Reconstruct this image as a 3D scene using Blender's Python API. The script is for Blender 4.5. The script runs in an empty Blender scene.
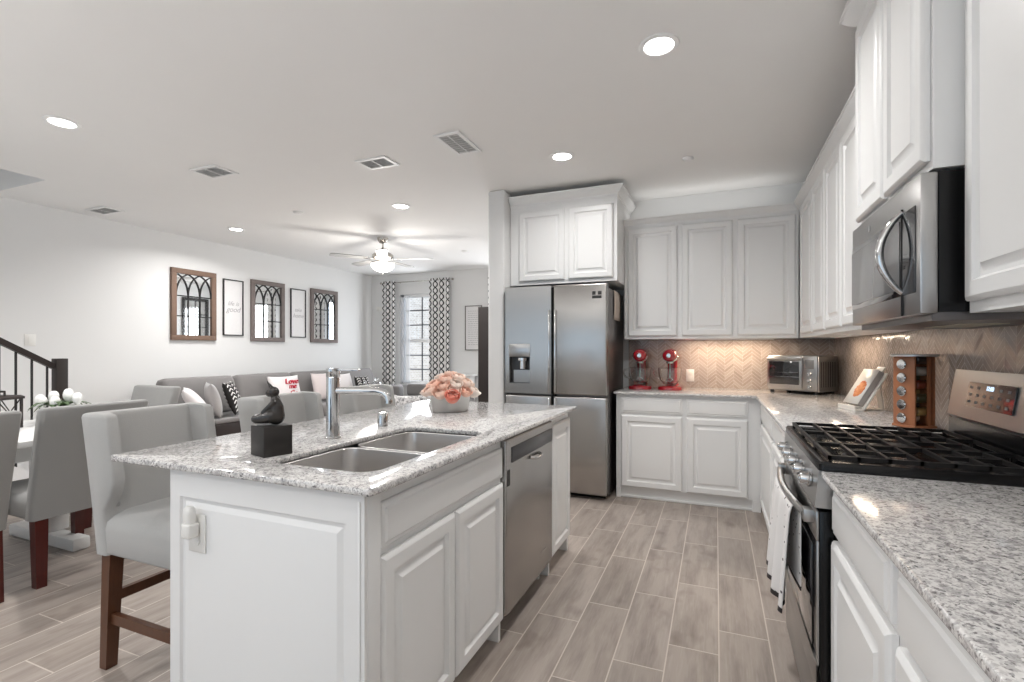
import bpy, bmesh, math, random
from mathutils import Matrix, Vector
random.seed(7)
PI = math.pi
S = bpy.context.scene
COL = S.collection

# ------------------------------------------------------------------ camera
cam_d = bpy.data.cameras.new('camera'); cam = bpy.data.objects.new('camera', cam_d); COL.objects.link(cam)
cam.location = (0, 0, 1.27); cam.rotation_euler = (PI/2, 0, math.radians(22.474))
cam_d.sensor_width = 36; cam_d.lens = 493.1*36/1024; cam_d.shift_y = 9/1024; cam_d.clip_start = .02
S.camera = cam
# ------------------------------------------------------------------ view, world, light
S.view_settings.view_transform = 'Standard'; S.view_settings.look = 'None'
S.view_settings.gamma = 1; S.view_settings.use_curve_mapping = False
S.view_settings.exposure = 0.2
S.cycles.max_bounces = 12; S.cycles.diffuse_bounces = 6; S.cycles.glossy_bounces = 5
S.cycles.transmission_bounces = 8; S.cycles.transparent_max_bounces = 12
S.cycles.sample_clamp_indirect = 6; S.cycles.caustics_reflective = False; S.cycles.caustics_refractive = False
W = bpy.data.worlds.new('sky'); S.world = W; W.use_nodes = True
bg = W.node_tree.nodes['Background']; bg.inputs[0].default_value = (.62, .81, 1.0, 1); bg.inputs[1].default_value = 1.0

sun_d = bpy.data.lights.new('sun', 'SUN'); sun_d.energy = 3.4; sun_d.angle = .02; sun_d.color = (1, .94, .86)
sun = bpy.data.objects.new('sun', sun_d); COL.objects.link(sun); sun.rotation_euler = (math.radians(33), 0, math.radians(-25))   # high; lights the neighbour's wall
def area(name, loc, rot, sx, sy, power, color=(1, 1, 1), shape='RECTANGLE', spread=180):
    d = bpy.data.lights.new(name, 'AREA'); d.energy = power; d.color = color; d.shape = shape; d.size = sx; d.size_y = sy
    d.spread = math.radians(spread)
    o = bpy.data.objects.new(name, d); COL.objects.link(o); o.location = loc; o.rotation_euler = rot
    return o
# daylight entering through the wide patio window behind the camera and the living-room window
area('daylight_patio', (-2.6, -2.85, 1.25), (math.radians(138), 0, 0), 5.2, 2.0, 8, (.97, .985, 1))
# added fill light behind the camera, aimed up to brighten the ceiling
area('ceiling_fill', (-1.9, -.9, 1.70), (PI, 0, 0), 4.6, 1.4, 58, (1, .99, .98))
area('daylight_window', (-5.17, 8.02, 1.47), (-PI/2, 0, 0), .50, 1.6, 20, (.92, .96, 1))
area('daylight_window_2', (-3.13, 8.02, 1.47), (-PI/2, 0, 0),   .74, 1.6, 34, (.95, .97, 1))
CAN_POWER = 24
FAN_POWER = 23

# ------------------------------------------------------------------ node materials
def srgb(r, g, b):
    f = lambda c: (c/255/12.92 if c <= 10 else ((c/255+.055)/1.055)**2.4)
    return (f(r), f(g), f(b), 1)
class NT:
    def __init__(s, name):
        s.m = bpy.data.materials.new(name); s.m.use_nodes = True; s.t = s.m.node_tree
        s.b = s.t.nodes['Principled BSDF']
    def n(s, kind, **kw):
        x = s.t.nodes.new(kind)
        for k, v in kw.items(): setattr(x, k, v)
        return x
    def link(s, a, b): s.t.links.new(a, b)
    def put(s, inp, v):
        if hasattr(v, 'is_linked'): s.link(v, inp)
        else: inp.default_value = v
    def math(s, op, a, b=0.0, c=0.0):
        x = s.n('ShaderNodeMath', operation=op); s.put(x.inputs[0], a); s.put(x.inputs[1], b); s.put(x.inputs[2], c)
        return x.outputs[0]
    def pos(s):
        return s.n('ShaderNodeNewGeometry').outputs['Position']
    def obj(s):
        return s.n('ShaderNodeTexCoord').outputs['Object']
    def sep(s, v):
        x = s.n('ShaderNodeSeparateXYZ'); s.link(v, x.inputs[0]); return x.outputs
    def comb(s, a, b, c=0.0):
        x = s.n('ShaderNodeCombineXYZ'); s.put(x.inputs[0], a); s.put(x.inputs[1], b); s.put(x.inputs[2], c); return x.outputs[0]
    def scale(s, v, xyz):
        x = s.n('ShaderNodeMapping'); s.link(v, x.inputs[0]); x.inputs['Scale'].default_value = xyz; return x.outputs[0]
    def noise(s, v, sc, det=3, rough=.5):
        x = s.n('ShaderNodeTexNoise'); s.link(v, x.inputs['Vector']); x.inputs['Scale'].default_value = sc
        x.inputs['Detail'].default_value = det; x.inputs['Roughness'].default_value = rough; return x.outputs['Fac']
    def voro(s, v, sc):
        x = s.n('ShaderNodeTexVoronoi'); s.link(v, x.inputs['Vector']); x.inputs['Scale'].default_value = sc; return x.outputs
    def white(s, v):
        x = s.n('ShaderNodeTexWhiteNoise', noise_dimensions='3D'); s.link(v, x.inputs['Vector']); return x.outputs['Value']
    def ramp(s, f, stops, interp='LINEAR'):
        x = s.n('ShaderNodeValToRGB'); s.put(x.inputs[0], f); cr = x.color_ramp; cr.interpolation = interp
        while len(cr.elements) < len(stops): cr.elements.new(.5)
        for e, (p, c) in zip(cr.elements, stops): e.position = p; e.color = c
        return x.outputs[0]
    def mix(s, f, a, b):
        x = s.n('ShaderNodeMix', data_type='RGBA'); s.put(x.inputs[0], f); s.put(x.inputs[6], a); s.put(x.inputs[7], b); return x.outputs[2]
    def bump(s, h, strength=.2, dist=.01):
        x = s.n('ShaderNodeBump'); s.link(h, x.inputs['Height']); x.inputs['Strength'].default_value = strength
        x.inputs['Distance'].default_value = dist; s.link(x.outputs[0], s.b.inputs['Normal'])
    def set(s, **kw):
        for k, v in kw.items(): s.put(s.b.inputs[k.replace('_', ' ')], v)
        return s.m
def plain(name, col, rough=.5, metal=0, spec=None, coat=0, var=.03, sc=30):
    t = NT(name)
    n = t.noise(t.obj(), sc, 2)
    c2 = tuple(min(1, max(0, x*(1-var*2))) for x in col[:3]) + (1,)
    t.set(Base_Color=t.mix(n, col, c2), Roughness=rough, Metallic=metal)
    if spec is not None: t.b.inputs['Specular IOR Level'].default_value = spec
    if coat: t.b.inputs['Coat Weight'].default_value = coat; t.b.inputs['Coat Roughness'].default_value = .05
    return t.m
def emit(name, col, strength):
    t = NT(name); t.set(Base_Color=(.9, .9, .9, 1), Emission_Color=col, Emission_Strength=strength); return t.m
def fabric(name, col, var=.12, sc=260):
    t = NT(name); p = t.obj(); n = t.noise(p, sc, 2); n2 = t.noise(p, 5, 3)
    dark = tuple(c*(1-var*2) for c in col[:3])+(1,)
    t.set(Base_Color=t.mix(t.math('ADD', t.math('MULTIPLY', n, .6), t.math('MULTIPLY', n2, .4)), col, dark), Roughness=.95)
    t.b.inputs['Sheen Weight'].default_value = .25; t.bump(n, .25, .003); return t.m
def steel(name, col, rough=.28, axis='z', aniso=.5):
    t = NT(name); p = t.obj()
    sc = {'z': (500, 500, 1.5), 'x': (1.5, 500, 500), 'y': (500, 1.5, 500)}[axis]
    n = t.noise(t.scale(p, sc), 1, 2)
    t.set(Base_Color=col, Metallic=1.0, Roughness=t.math('ADD', rough-.008, t.math('MULTIPLY', n, .016)))
    t.b.inputs['Anisotropic'].default_value = aniso
    return t.m
def wood(name, c1, c2, rough=.4, sc=(14, 14, 2)):
    t = NT(name); p = t.scale(t.obj(), sc); n = t.noise(p, 4, 4, .6)
    t.set(Base_Color=t.mix(n, c1, c2), Roughness=rough); return t.m

M = {}
M['cab'] = plain('cabinet_white_paint', (.79, .79, .785, 1), .32, var=.005)
M['wall'] = plain('wall_paint', (.76, .76, .755, 1), .75, var=.01, sc=3)
M['ceil'] = plain('ceiling_paint', (.86, .855, .845, 1), .85, var=.01, sc=4)
M['trim'] = plain('trim_paint', (.84, .84, .84, 1), .35, var=.005)
M['toe'] = plain('toe_kick_paint', (.74, .74, .73, 1), .5, var=.01)
M['black'] = plain('black_enamel', (.006, .006, .0065, 1), .22, spec=.3)
M['blackm'] = plain('black_matte', (.018, .017, .017, 1), .55)
M['iron'] = plain('cast_iron', (.012, .011, .011, 1), .45, spec=.25)
M['plastic_w'] = plain('white_plastic', (.80, .79, .76, 1), .35)
M['chrome'] = steel('chrome', (.62, .62, .62, 1), .09, aniso=0)
M['steel'] = steel('brushed_steel', (.43, .415, .40, 1), .27, 'z')
M['steel_h'] = steel('brushed_steel_level', (.44, .435, .43, 1), .28, 'y')
M['steel_sink'] = steel('satin_sink_steel', (.66, .64, .625, 1), .28, 'z')
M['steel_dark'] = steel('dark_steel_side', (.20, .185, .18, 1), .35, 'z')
M['nickel'] = steel('satin_nickel', (.50, .47, .43, 1), .25, aniso=0)
M['glossblack'] = plain('dark_glass', (.015, .015, .017, 1), .05, coat=1)
M['mwglass'] = plain('grey_tinted_glass', (.17, .17, .172, 1), .15, coat=.4)
M['red'] = plain('red_enamel', (.34, .005, .014, 1), .15, coat=1)
M['grey'] = fabric('grey_chair_linen', (.30, .296, .288, 1), .07)
M['greyl'] = fabric('light_grey_stool_linen', (.42, .415, .405, 1), .06)
M['sofa'] = fabric('grey_sofa_cloth', (.235, .223, .22, 1), .1)
M['sofad'] = plain('dark_brown_faux_leather', (.022, .013, .011, 1), .45)
M['redwood'] = wood('cherry_leg', (.09, .012, .008, 1), (.045, .006, .005, 1), .3)
M['walnut'] = wood('walnut_leg', (.13, .05, .022, 1), (.06, .022, .011, 1), .35)
M['espresso'] = wood('espresso_wood', (.022, .012, .009, 1), (.011, .007, .006, 1), .5)
M['rustic'] = wood('weathered_frame_wood', (.24, .15, .105, 1), (.12, .075, .055, 1), .7, (30, 30, 3))
M['rusticg'] = wood('grey_frame_wood', (.24, .20, .185, 1), (.11, .09, .085, 1), .7, (30, 30, 3))
M['copperwood'] = wood('copper_toned_wood', (.42, .17, .075, 1), (.28, .10, .045, 1), .4)
M['mirror'] = steel('mirror_silver', (.90, .91, .91, 1), .03, aniso=0)
M['paper'] = plain('paper_white', (.80, .79, .79, 1), .7)
M['pen'] = plain('grey_lettering', (.42, .41, .42, 1), .7)
M['penl'] = plain('pale_lettering', (.5, .5, .5, 1), .7)
M['stone_dark'] = plain('dark_stone', (.028, .024, .022, 1), .42, var=.2, sc=20)
M['stone_figure'] = plain('polished_dark_stone', (.035, .030, .027, 1), .24, var=.2, sc=12)
M['white_table'] = plain('white_table_paint', (.78, .78, .77, 1), .3)
M['leaf'] = plain('leaf_green', (.07, .12, .045, 1), .5, var=.2)
M['petal_w'] = plain('white_petals', (.82, .82, .80, 1), .6)
M['tin'] = steel('galvanised_tin', (.62, .62, .61, 1), .35, aniso=0)
M['pink_cloth'] = fabric('blush_cushion_cloth', (.74, .66, .65, 1), .04)
M['white_cloth'] = fabric('white_cushion_cloth', (.80, .76, .76, 1), .04)
M['plush'] = fabric('grey_plush', (.40, .385, .38, 1), .12, 90)
M['can'] = emit('ceiling_lamp_lens', (1, .97, .92, 1), 14)
M['bowl'] = emit('fan_lamp_bowl', (1, .97, .93, 1), 3.5)
M['display'] = emit('blue_digits', (.55, .75, 1, 1), 1.2)
M['key'] = plain('key_print', (.13, .13, .135, 1), .4)
M['glass'] = NT('clear_glass').set(Base_Color=(1, 1, 1, 1), Roughness=.02, Transmission_Weight=1.0, IOR=1.45)
t = NT('window_glass'); g = t.n('ShaderNodeBsdfTransparent'); g.inputs[0].default_value = (.95, .97, 1, 1)
gl = t.n('ShaderNodeBsdfGlossy'); gl.inputs['Roughness'].default_value = .02; mx = t.n('ShaderNodeMixShader'); mx.inputs[0].default_value = .07
t.link(g.outputs[0], mx.inputs[1]); t.link(gl.outputs[0], mx.inputs[2]); t.link(mx.outputs[0], t.t.nodes['Material Output'].inputs[0]); M['pane'] = t.m
t = NT('sheer'); g = t.n('ShaderNodeBsdfTransparent'); mx = t.n('ShaderNodeMixShader'); mx.inputs[0].default_value = .55
t.set(Base_Color=(.9, .92, .96, 1), Roughness=.9); t.link(g.outputs[0], mx.inputs[1]); t.link(t.b.outputs[0], mx.inputs[2])
t.link(mx.outputs[0], t.t.nodes['Material Output'].inputs[0]); M['sheer'] = t.m

def granite():
    t = NT('speckled_granite'); p = t.pos()
    w = t.n('ShaderNodeTexNoise'); t.link(p, w.inputs['Vector']); w.inputs['Scale'].default_value = 60
    mv = t.n('ShaderNodeMix', data_type='VECTOR'); mv.inputs[0].default_value = .012; t.link(p, mv.inputs[4]); t.link(w.outputs['Color'], mv.inputs[5])
    q = mv.outputs[1]
    v1 = t.sep(t.voro(q, 120)['Color'])[0]; v2 = t.sep(t.voro(q, 300)['Color'])[1]; big = t.noise(p, 34, 4, .65)
    c1 = t.ramp(v1, [(0, (.10, .095, .10, 1)), (.09, (.30, .28, .28, 1)), (.24, (.52, .50, .49, 1)), (.42, (.74, .72, .70, 1)), (.8, (.66, .64, .62, 1))], 'CONSTANT')
    c2 = t.ramp(v2, [(0, (.06, .06, .065, 1)), (.07, (.36, .34, .335, 1)), (.25, (.72, .71, .70, 1)), (.7, (.80, .79, .77, 1))], 'CONSTANT')
    c = t.mix(.5, c1, c2)
    f = t.ramp(big, [(.38, (0, 0, 0, 1)), (.47, (1, 1, 1, 1))])
    c = t.mix(t.math('MULTIPLY', t.math('SUBTRACT', 1.0, t.sep(f)[0]), .55), c, (.30, .285, .29, 1))
    f2 = t.ramp(t.noise(p, 70, 3, .6), [(.60, (0, 0, 0, 1)), (.66, (1, 1, 1, 1))])
    c = t.mix(t.math('MULTIPLY', t.sep(f2)[0], .75), c, (.13, .12, .125, 1))
    return t.set(Base_Color=c, Roughness=.1, Specular_IOR_Level=.55)
M['granite'] = granite()

def floor_mat():
    t = NT('wood_look_plank_tile'); x, y, z = t.sep(t.pos())
    Wd, L = .2016, .61
    lane = t.math('DIVIDE', t.math('ADD', x, .795), Wd); li = t.math('FLOOR', lane); lf = t.math('FRACT', lane)
    row = t.math('DIVIDE', t.math('SUBTRACT', y, t.math('ADD', t.math('MULTIPLY', li, .32*L), .42)), L)
    ri = t.math('FLOOR', row); rf = t.math('FRACT', row)
    ex = t.math('MULTIPLY', t.math('MINIMUM', lf, t.math('SUBTRACT', 1.0, lf)), Wd)
    ey = t.math('MULTIPLY', t.math('MINIMUM', rf, t.math('SUBTRACT', 1.0, rf)), L)
    e = t.math('MINIMUM', ex, ey); grout = t.math('LESS_THAN', e, .0027)
    rnd = t.white(t.comb(li, ri, 1.0)); rnd2 = t.white(t.comb(li, ri, 5.0))
    base = t.ramp(rnd, [(0, srgb(152, 142, 134)), (.35, srgb(168, 157, 149)), (.7, srgb(161, 150, 141)), (1, srgb(178, 167, 159))])
    g1 = t.noise(t.comb(t.math('ADD', t.math('MULTIPLY', x, 16), t.math('MULTIPLY', rnd2, 40)), t.math('MULTIPLY', y, 2.6), t.math('MULTIPLY', rnd, 9)), 1, 4, .6)
    g2 = t.noise(t.comb(t.math('MULTIPLY', x, 110), t.math('MULTIPLY', y, 5), rnd2), 1, 3, .6)
    g3 = t.noise(t.comb(t.math('MULTIPLY', x, 7), t.math('MULTIPLY', y, 5), t.math('MULTIPLY', rnd2, 20)), 1, 2)
    c = t.mix(t.math('MULTIPLY', t.math('SUBTRACT', g1, .42), 2.2), base, srgb(114, 103, 96))
    c = t.mix(t.math('MULTIPLY', t.math('SUBTRACT', g2, .5), .9), c, srgb(200, 191, 183))
    kn = t.sep(t.ramp(g3, [(.62, (0, 0, 0, 1)), (.75, (1, 1, 1, 1))]))[0]
    c = t.mix(t.math('MULTIPLY', kn, .5), c, srgb(112, 98, 90))
    c = t.mix(grout, c, srgb(200, 190, 180))
    t.bump(t.math('MINIMUM', e, .004), .25, .3)
    return t.set(Base_Color=c, Roughness=t.math('ADD', .30, t.math('MULTIPLY', g2, .16)), Specular_IOR_Level=.4)
M['floor'] = floor_mat()

def splash(name, axis):
    t = NT(name); x, y, z = t.sep(t.pos()); u = x if axis == 'x' else y
    per, ht = .15, .032
    a = t.math('DIVIDE', u, per); fr = t.math('FRACT', a); side = t.math('GREATER_THAN', fr, .5)
    tri = t.math('MULTIPLY', t.math('ABSOLUTE', t.math('SUBTRACT', fr, .5)), 2.0)
    s = t.math('DIVIDE', t.math('SUBTRACT', z, t.math('MULTIPLY', tri, .065)), ht)
    si = t.math('FLOOR', s); sf = t.math('FRACT', s)
    half = t.math('FRACT', t.math('MULTIPLY', a, 2.0))
    g = t.math('MAXIMUM', t.math('LESS_THAN', sf, .09), t.math('LESS_THAN', half, .02))
    ci = t.math('FLOOR', t.math('MULTIPLY', a, 2.0)); r = t.white(t.comb(si, ci, 0.0)); r2 = t.white(t.comb(si, ci, 3.0))
    c = t.ramp(r, [(0, srgb(154, 140, 131)), (.5, srgb(164, 150, 141)), (1, srgb(175, 162, 153))])
    c = t.mix(g, c, srgb(196, 185, 176))
    # every tile is laid with its own very slight tilt, and dips at the joint
    slope = t.math('ADD', t.math('MULTIPLY', t.math('SUBTRACT', r2, .5), sf), t.math('MULTIPLY', t.math('SUBTRACT', r, .5), half))
    t.bump(t.math('SUBTRACT', slope, t.math('MULTIPLY', g, .8)), .22, .012)
    return t.set(Base_Color=c, Roughness=t.math('ADD', .16, t.math('MULTIPLY', g, .5)))
M['splash_x'] = splash('chevron_tile_back', 'x'); M['splash_y'] = splash('chevron_tile_side', 'y')

def trellis():
    t = NT('trellis_curtain_cloth'); uv = t.n('ShaderNodeTexCoord').outputs['UV']; u, v, _ = t.sep(uv)
    cs = t.math('MULTIPLY', t.math('COSINE', t.math('MULTIPLY', v, 2*PI)), .25)
    def ln(a):
        f = t.math('FRACT', a); return t.math('LESS_THAN', t.math('MINIMUM', f, t.math('SUBTRACT', 1.0, f)), .085)
    k = t.math('MAXIMUM', ln(t.math('ADD', u, cs)), ln(t.math('SUBTRACT', u, cs)))
    return t.set(Base_Color=t.mix(k, (.80, .79, .78, 1), (.016, .015, .018, 1)), Roughness=.9)
M['trellis'] = trellis()
def chevron_cloth():
    t = NT('black_white_woven_cloth'); u, v, _ = t.sep(t.n('ShaderNodeTexCoord').outputs['UV'])
    fu = t.math('FRACT', t.math('MULTIPLY', u, 3.0)); tri = t.math('ABSOLUTE', t.math('SUBTRACT', fu, .5))
    s = t.math('FRACT', t.math('ADD', t.math('MULTIPLY', v, 8.0), t.math('MULTIPLY', tri, 1.6)))
    k = t.math('MULTIPLY', t.math('LESS_THAN', s, .38), t.math('LESS_THAN', tri, .34))
    return t.set(Base_Color=t.mix(k, (.014, .012, .012, 1), (.72, .70, .68, 1)), Roughness=.95)
M['bwcloth'] = chevron_cloth()
def towel_mat():
    t = NT('spotted_towel_cloth'); uv = t.n('ShaderNodeTexCoord').outputs['UV']; u, v, _ = t.sep(uv)
    q = t.comb(t.math('MULTIPLY', u, 10.0), t.math('MULTIPLY', v, 12.0))
    vo = t.n('ShaderNodeTexVoronoi'); vo.inputs['Scale'].default_value = 1; vo.inputs['Randomness'].default_value = .55; t.link(q, vo.inputs['Vector'])
    k = t.math('LESS_THAN', vo.outputs['Distance'], .15)
    hem = t.math('LESS_THAN', v, .045)
    c = t.mix(k, (.76, .74, .73, 1), (.10, .085, .09, 1)); c = t.mix(hem, c, (.05, .04, .04, 1))
    return t.set(Base_Color=c, Roughness=.95)
M['towel'] = towel_mat()
def mottled():
    t = NT('mottled_grey_cloth'); p = t.obj(); f = t.noise(p, 26, 3, .7)
    return t.set(Base_Color=t.ramp(f, [(.38, (.16, .155, .16, 1)), (.5, (.5, .49, .49, 1)), (.62, (.68, .67, .67, 1))]), Roughness=.9)
M['mottled'] = mottled()
def brick():
    t = NT('pale_brick'); x, y, z = t.sep(t.pos())
    b = t.n('ShaderNodeTexBrick'); t.link(t.comb(x, z), b.inputs['Vector']); b.inputs['Scale'].default_value = 5
    b.inputs['Color1'].default_value = (.74, .66, .58, 1); b.inputs['Color2'].default_value = (.58, .50, .43, 1); b.inputs['Mortar'].default_value = (.82, .78, .74, 1)
    b.inputs['Mortar Size'].default_value = .03
    return t.set(Base_Color=b.outputs['Color'], Roughness=.9)
M['brick'] = brick()
def rose():
    t = NT('blush_petals'); p = t.obj(); f = t.noise(p, 14, 2)
    o = t.n('ShaderNodeObjectInfo'); r = o.outputs['Random']
    return t.set(Base_Color=t.ramp(t.math('ADD', t.math('MULTIPLY', f, .5), t.math('MULTIPLY', r, .5)), [(.2, (.86, .52, .40, 1)), (.45, (.88, .64, .53, 1)), (.75, (.87, .79, .72, 1))]), Roughness=.6)
M['rose'] = rose()
M['coral'] = plain('coral_petals', (.76, .27, .20, 1), .6)
def food():
    t = NT('cookbook_photo'); u, v, _ = t.sep(t.n('ShaderNodeTexCoord').outputs['UV']); p = t.obj(); n = t.noise(p, 35, 3, .6)
    d = t.math('ADD', t.math('POWER', t.math('MULTIPLY', t.math('SUBTRACT', u, .55), 2.7), 2.0), t.math('POWER', t.math('MULTIPLY', t.math('SUBTRACT', v, .42), 3.2), 2.0))
    k = t.math('LESS_THAN', t.math('ADD', d, t.math('MULTIPLY', n, .9)), 1.0)
    return t.set(Base_Color=t.mix(k, (.78, .75, .70, 1), t.ramp(n, [(.35, (.62, .13, .03, 1)), (.6, (.85, .36, .14, 1))])), Roughness=.4)
M['food'] = food()
M['cream'] = plain('cream_board', (.80, .77, .72, 1), .45)
for nm, c in (('paprika', (.30, .05, .02, 1)), ('herb', (.09, .10, .045, 1)), ('salt', (.62, .58, .52, 1)), ('pepper', (.06, .045, .04, 1)), ('curry', (.45, .30, .10, 1))):
    M[nm] = plain('spice_'+nm, c, .35, coat=.8, var=.25, sc=300)

# ------------------------------------------------------------------ mesh builder
def rotm(rx=0, ry=0, rz=0): return Matrix.Rotation(rz, 4, 'Z') @ Matrix.Rotation(ry, 4, 'Y') @ Matrix.Rotation(rx, 4, 'X')
class B:
    def __init__(s): s.bm = bmesh.new(); s.uv = None
    def merge(s, bm, mat=None):
        if mat is not None: bm.transform(mat)
        me = bpy.data.meshes.new('tmp'); bm.to_mesh(me); bm.free(); s.bm.from_mesh(me); bpy.data.meshes.remove(me); return s
    def box(s, x0, x1, y0, y1, z0, z1, bev=0, seg=2, mat=None):
        bm = bmesh.new(); bmesh.ops.create_cube(bm, size=1)
        for v in bm.verts: v.co = Vector(((x0+x1)/2+v.co.x*(x1-x0), (y0+y1)/2+v.co.y*(y1-y0), (z0+z1)/2+v.co.z*(z1-z0)))
        if bev: bmesh.ops.bevel(bm, geom=bm.edges[:], offset=bev, segments=seg, affect='EDGES', profile=.5)
        return s.merge(bm, mat)
    def loft(s, rings, closed=True, cap0=True, cap1=True):
        bm = s.bm; R = [[bm.verts.new(p) for p in r] for r in rings]; n = len(R[0])
        for a, b in zip(R, R[1:]):
            for i in range(n if closed else n-1):
                j = (i+1) % n; bm.faces.new((a[i], a[j], b[j], b[i]))
        if cap0 and closed: bm.faces.new(R[0][::-1])
        if cap1 and closed: bm.faces.new(R[-1])
        return s
    def lathe(s, prof, c=(0, 0, 0), n=24, mat=None, sx=1, sy=1):
        t = B(); t.loft([[(c[0]+sx*r*math.cos(2*PI*i/n), c[1]+sy*r*math.sin(2*PI*i/n), c[2]+z) for i in range(n)] for r, z in prof])
        if mat is not None: t.bm.transform(mat)
        return s.merge(t.bm)
    def tube(s, pts, r, n=10, rs=None):
        pts = [Vector(p) for p in pts]; rings = []; prev = None
        for i, p in enumerate(pts):
            d = ((pts[min(i+1, len(pts)-1)]-pts[max(i-1, 0)])).normalized()
            if prev is None:
                a = Vector((0, 0, 1)) if abs(d.z) < .9 else Vector((1, 0, 0)); u = d.cross(a).normalized()
            else: u = (prev - d*prev.dot(d)).normalized()
            prev = u; w = d.cross(u); rr = rs[i] if rs else r
            rings.append([p+(u*math.cos(2*PI*k/n)+w*math.sin(2*PI*k/n))*rr for k in range(n)])
        return s.loft(rings)
    def beam(s, a, b, w, h=None, up=(0, 0, 1)):
        a, b = Vector(a), Vector(b); h = h or w; d = (b-a).normalized(); u = d.cross(Vector(up)).normalized(); v = u.cross(d)
        q = [(-1, -1), (1, -1), (1, 1), (-1, 1)]
        return s.loft([[p+u*(i*w/2)+v*(j*h/2) for i, j in q] for p in (a, b)])
    def prism(s, poly, z0, z1, mat=None, bev=0):
        t = B(); t.loft([[(x, y, z0) for x, y in poly], [(x, y, z1) for x, y in poly]])
        if bev: bmesh.ops.bevel(t.bm, geom=t.bm.edges[:], offset=bev, segments=2, affect='EDGES', profile=.5)
        return s.merge(t.bm, mat)
    def ball(s, c, r, n=16, sc=(1, 1, 1), mat=None):
        bm = bmesh.new(); bmesh.ops.create_uvsphere(bm, u_segments=n, v_segments=max(6, n//2), radius=r)
        for v in bm.verts: v.co = Vector((v.co.x*sc[0], v.co.y*sc[1], v.co.z*sc[2]))
        if mat is not None: bm.transform(mat)
        bm.transform(Matrix.Translation(c)); return s.merge(bm)
    def rings_rect(s, w, h, prof, org=(0, 0, 0)):
        """nested rectangles in the XZ plane, front towards -y: prof = [(inset, out)]"""
        R = []
        for ins, out in prof:
            R.append([(org[0]+x, org[1]-out, org[2]+z) for x, z in ((ins, ins), (w-ins, ins), (w-ins, h-ins), (ins, h-ins))])
        return s.loft(R)
    def grid(s, fn, nu, nv, uvs=None):
        bm = s.bm; uvl = bm.loops.layers.uv.verify()
        V = [[bm.verts.new(fn(i/nu, j/nv)) for j in range(nv+1)] for i in range(nu+1)]
        for i in range(nu):
            for j in range(nv):
                f = bm.faces.new((V[i][j], V[i+1][j], V[i+1][j+1], V[i][j+1]))
                for l, (a, b) in zip(f.loops, ((i, j), (i+1, j), (i+1, j+1), (i, j+1))):
                    l[uvl].uv = (a/nu, b/nv) if uvs is None else uvs(a/nu, b/nv)
        return s
    def obj(s, name, mat, parent=None, world=False, ang=38, flat=False, tf=None):
        bm = s.bm
        bmesh.ops.recalc_face_normals(bm, faces=bm.faces[:])
        if tf is not None: bm.transform(tf)
        if world and parent is not None:
            bpy.context.view_layer.update(); bm.transform(parent.matrix_world.inverted())
        me = bpy.data.meshes.new(name); bm.to_mesh(me); bm.free()
        me.materials.append(M[mat] if isinstance(mat, str) else mat)
        if not flat:
            for p in me.polygons: p.use_smooth = True
            me.set_sharp_from_angle(angle=math.radians(ang))
        o = bpy.data.objects.new(name, me); COL.objects.link(o)
        if parent is not None: o.parent = parent
        return o
def thing(name, label, cat, loc=(0, 0, 0), rotz=0, group=None):
    o = bpy.data.objects.new(name, None); o.empty_display_size = .1; COL.objects.link(o)
    o.location = loc; o.rotation_euler = (0, 0, rotz); o['label'] = label; o['category'] = cat
    if group: o['group'] = group
    return o
def tag(o, label, cat, group=None, kind=None):
    o['label'] = label; o['category'] = cat
    if group: o['group'] = group
    if kind: o['kind'] = kind
    return o
def struct(name, b, mat, parent=None, label=None, **kw):
    o = b.obj(name, mat, parent, **kw)
    if parent is None:
        o['kind'] = 'structure'
        if label: o['label'] = label
    return o
def dup(root, loc, rotz, label, group=None):
    r = root.copy(); COL.objects.link(r); r.location = loc; r.rotation_euler = (0, 0, rotz); r['label'] = label
    if group: r['group'] = group
    for ch in list(root.children):
        c = ch.copy(); COL.objects.link(c); c.parent = r
        for g in list(ch.children):
            d = g.copy(); COL.objects.link(d); d.parent = c
    return r
def rrect(x0, x1, y0, y1, r, n=6):
    P = []
    for cx, cy, a0 in ((x1-r, y0+r, -PI/2), (x1-r, y1-r, 0), (x0+r, y1-r, PI/2), (x0+r, y0+r, PI)):
        for k in range(n+1):
            a = a0+PI/2*k/n; P.append((cx+r*math.cos(a), cy+r*math.sin(a)))
    return P
def text_obj(txt, size, mat, parent, M4, name='lettering', shear=.0, ext=.0006):
    cu = bpy.data.curves.new('t', 'FONT'); cu.body = txt; cu.size = size; cu.extrude = ext; cu.align_x = 'CENTER'; cu.shear = shear
    to = bpy.data.objects.new('t', cu); COL.objects.link(to); bpy.context.view_layer.update()
    me = bpy.data.meshes.new_from_object(to.evaluated_get(bpy.context.evaluated_depsgraph_get()))
    bpy.data.objects.remove(to); me.transform(M4); me.name = name; me.materials.clear(); me.materials.append(M[mat])
    o = bpy.data.objects.new(name, me); COL.objects.link(o); o.parent = parent; return o

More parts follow.
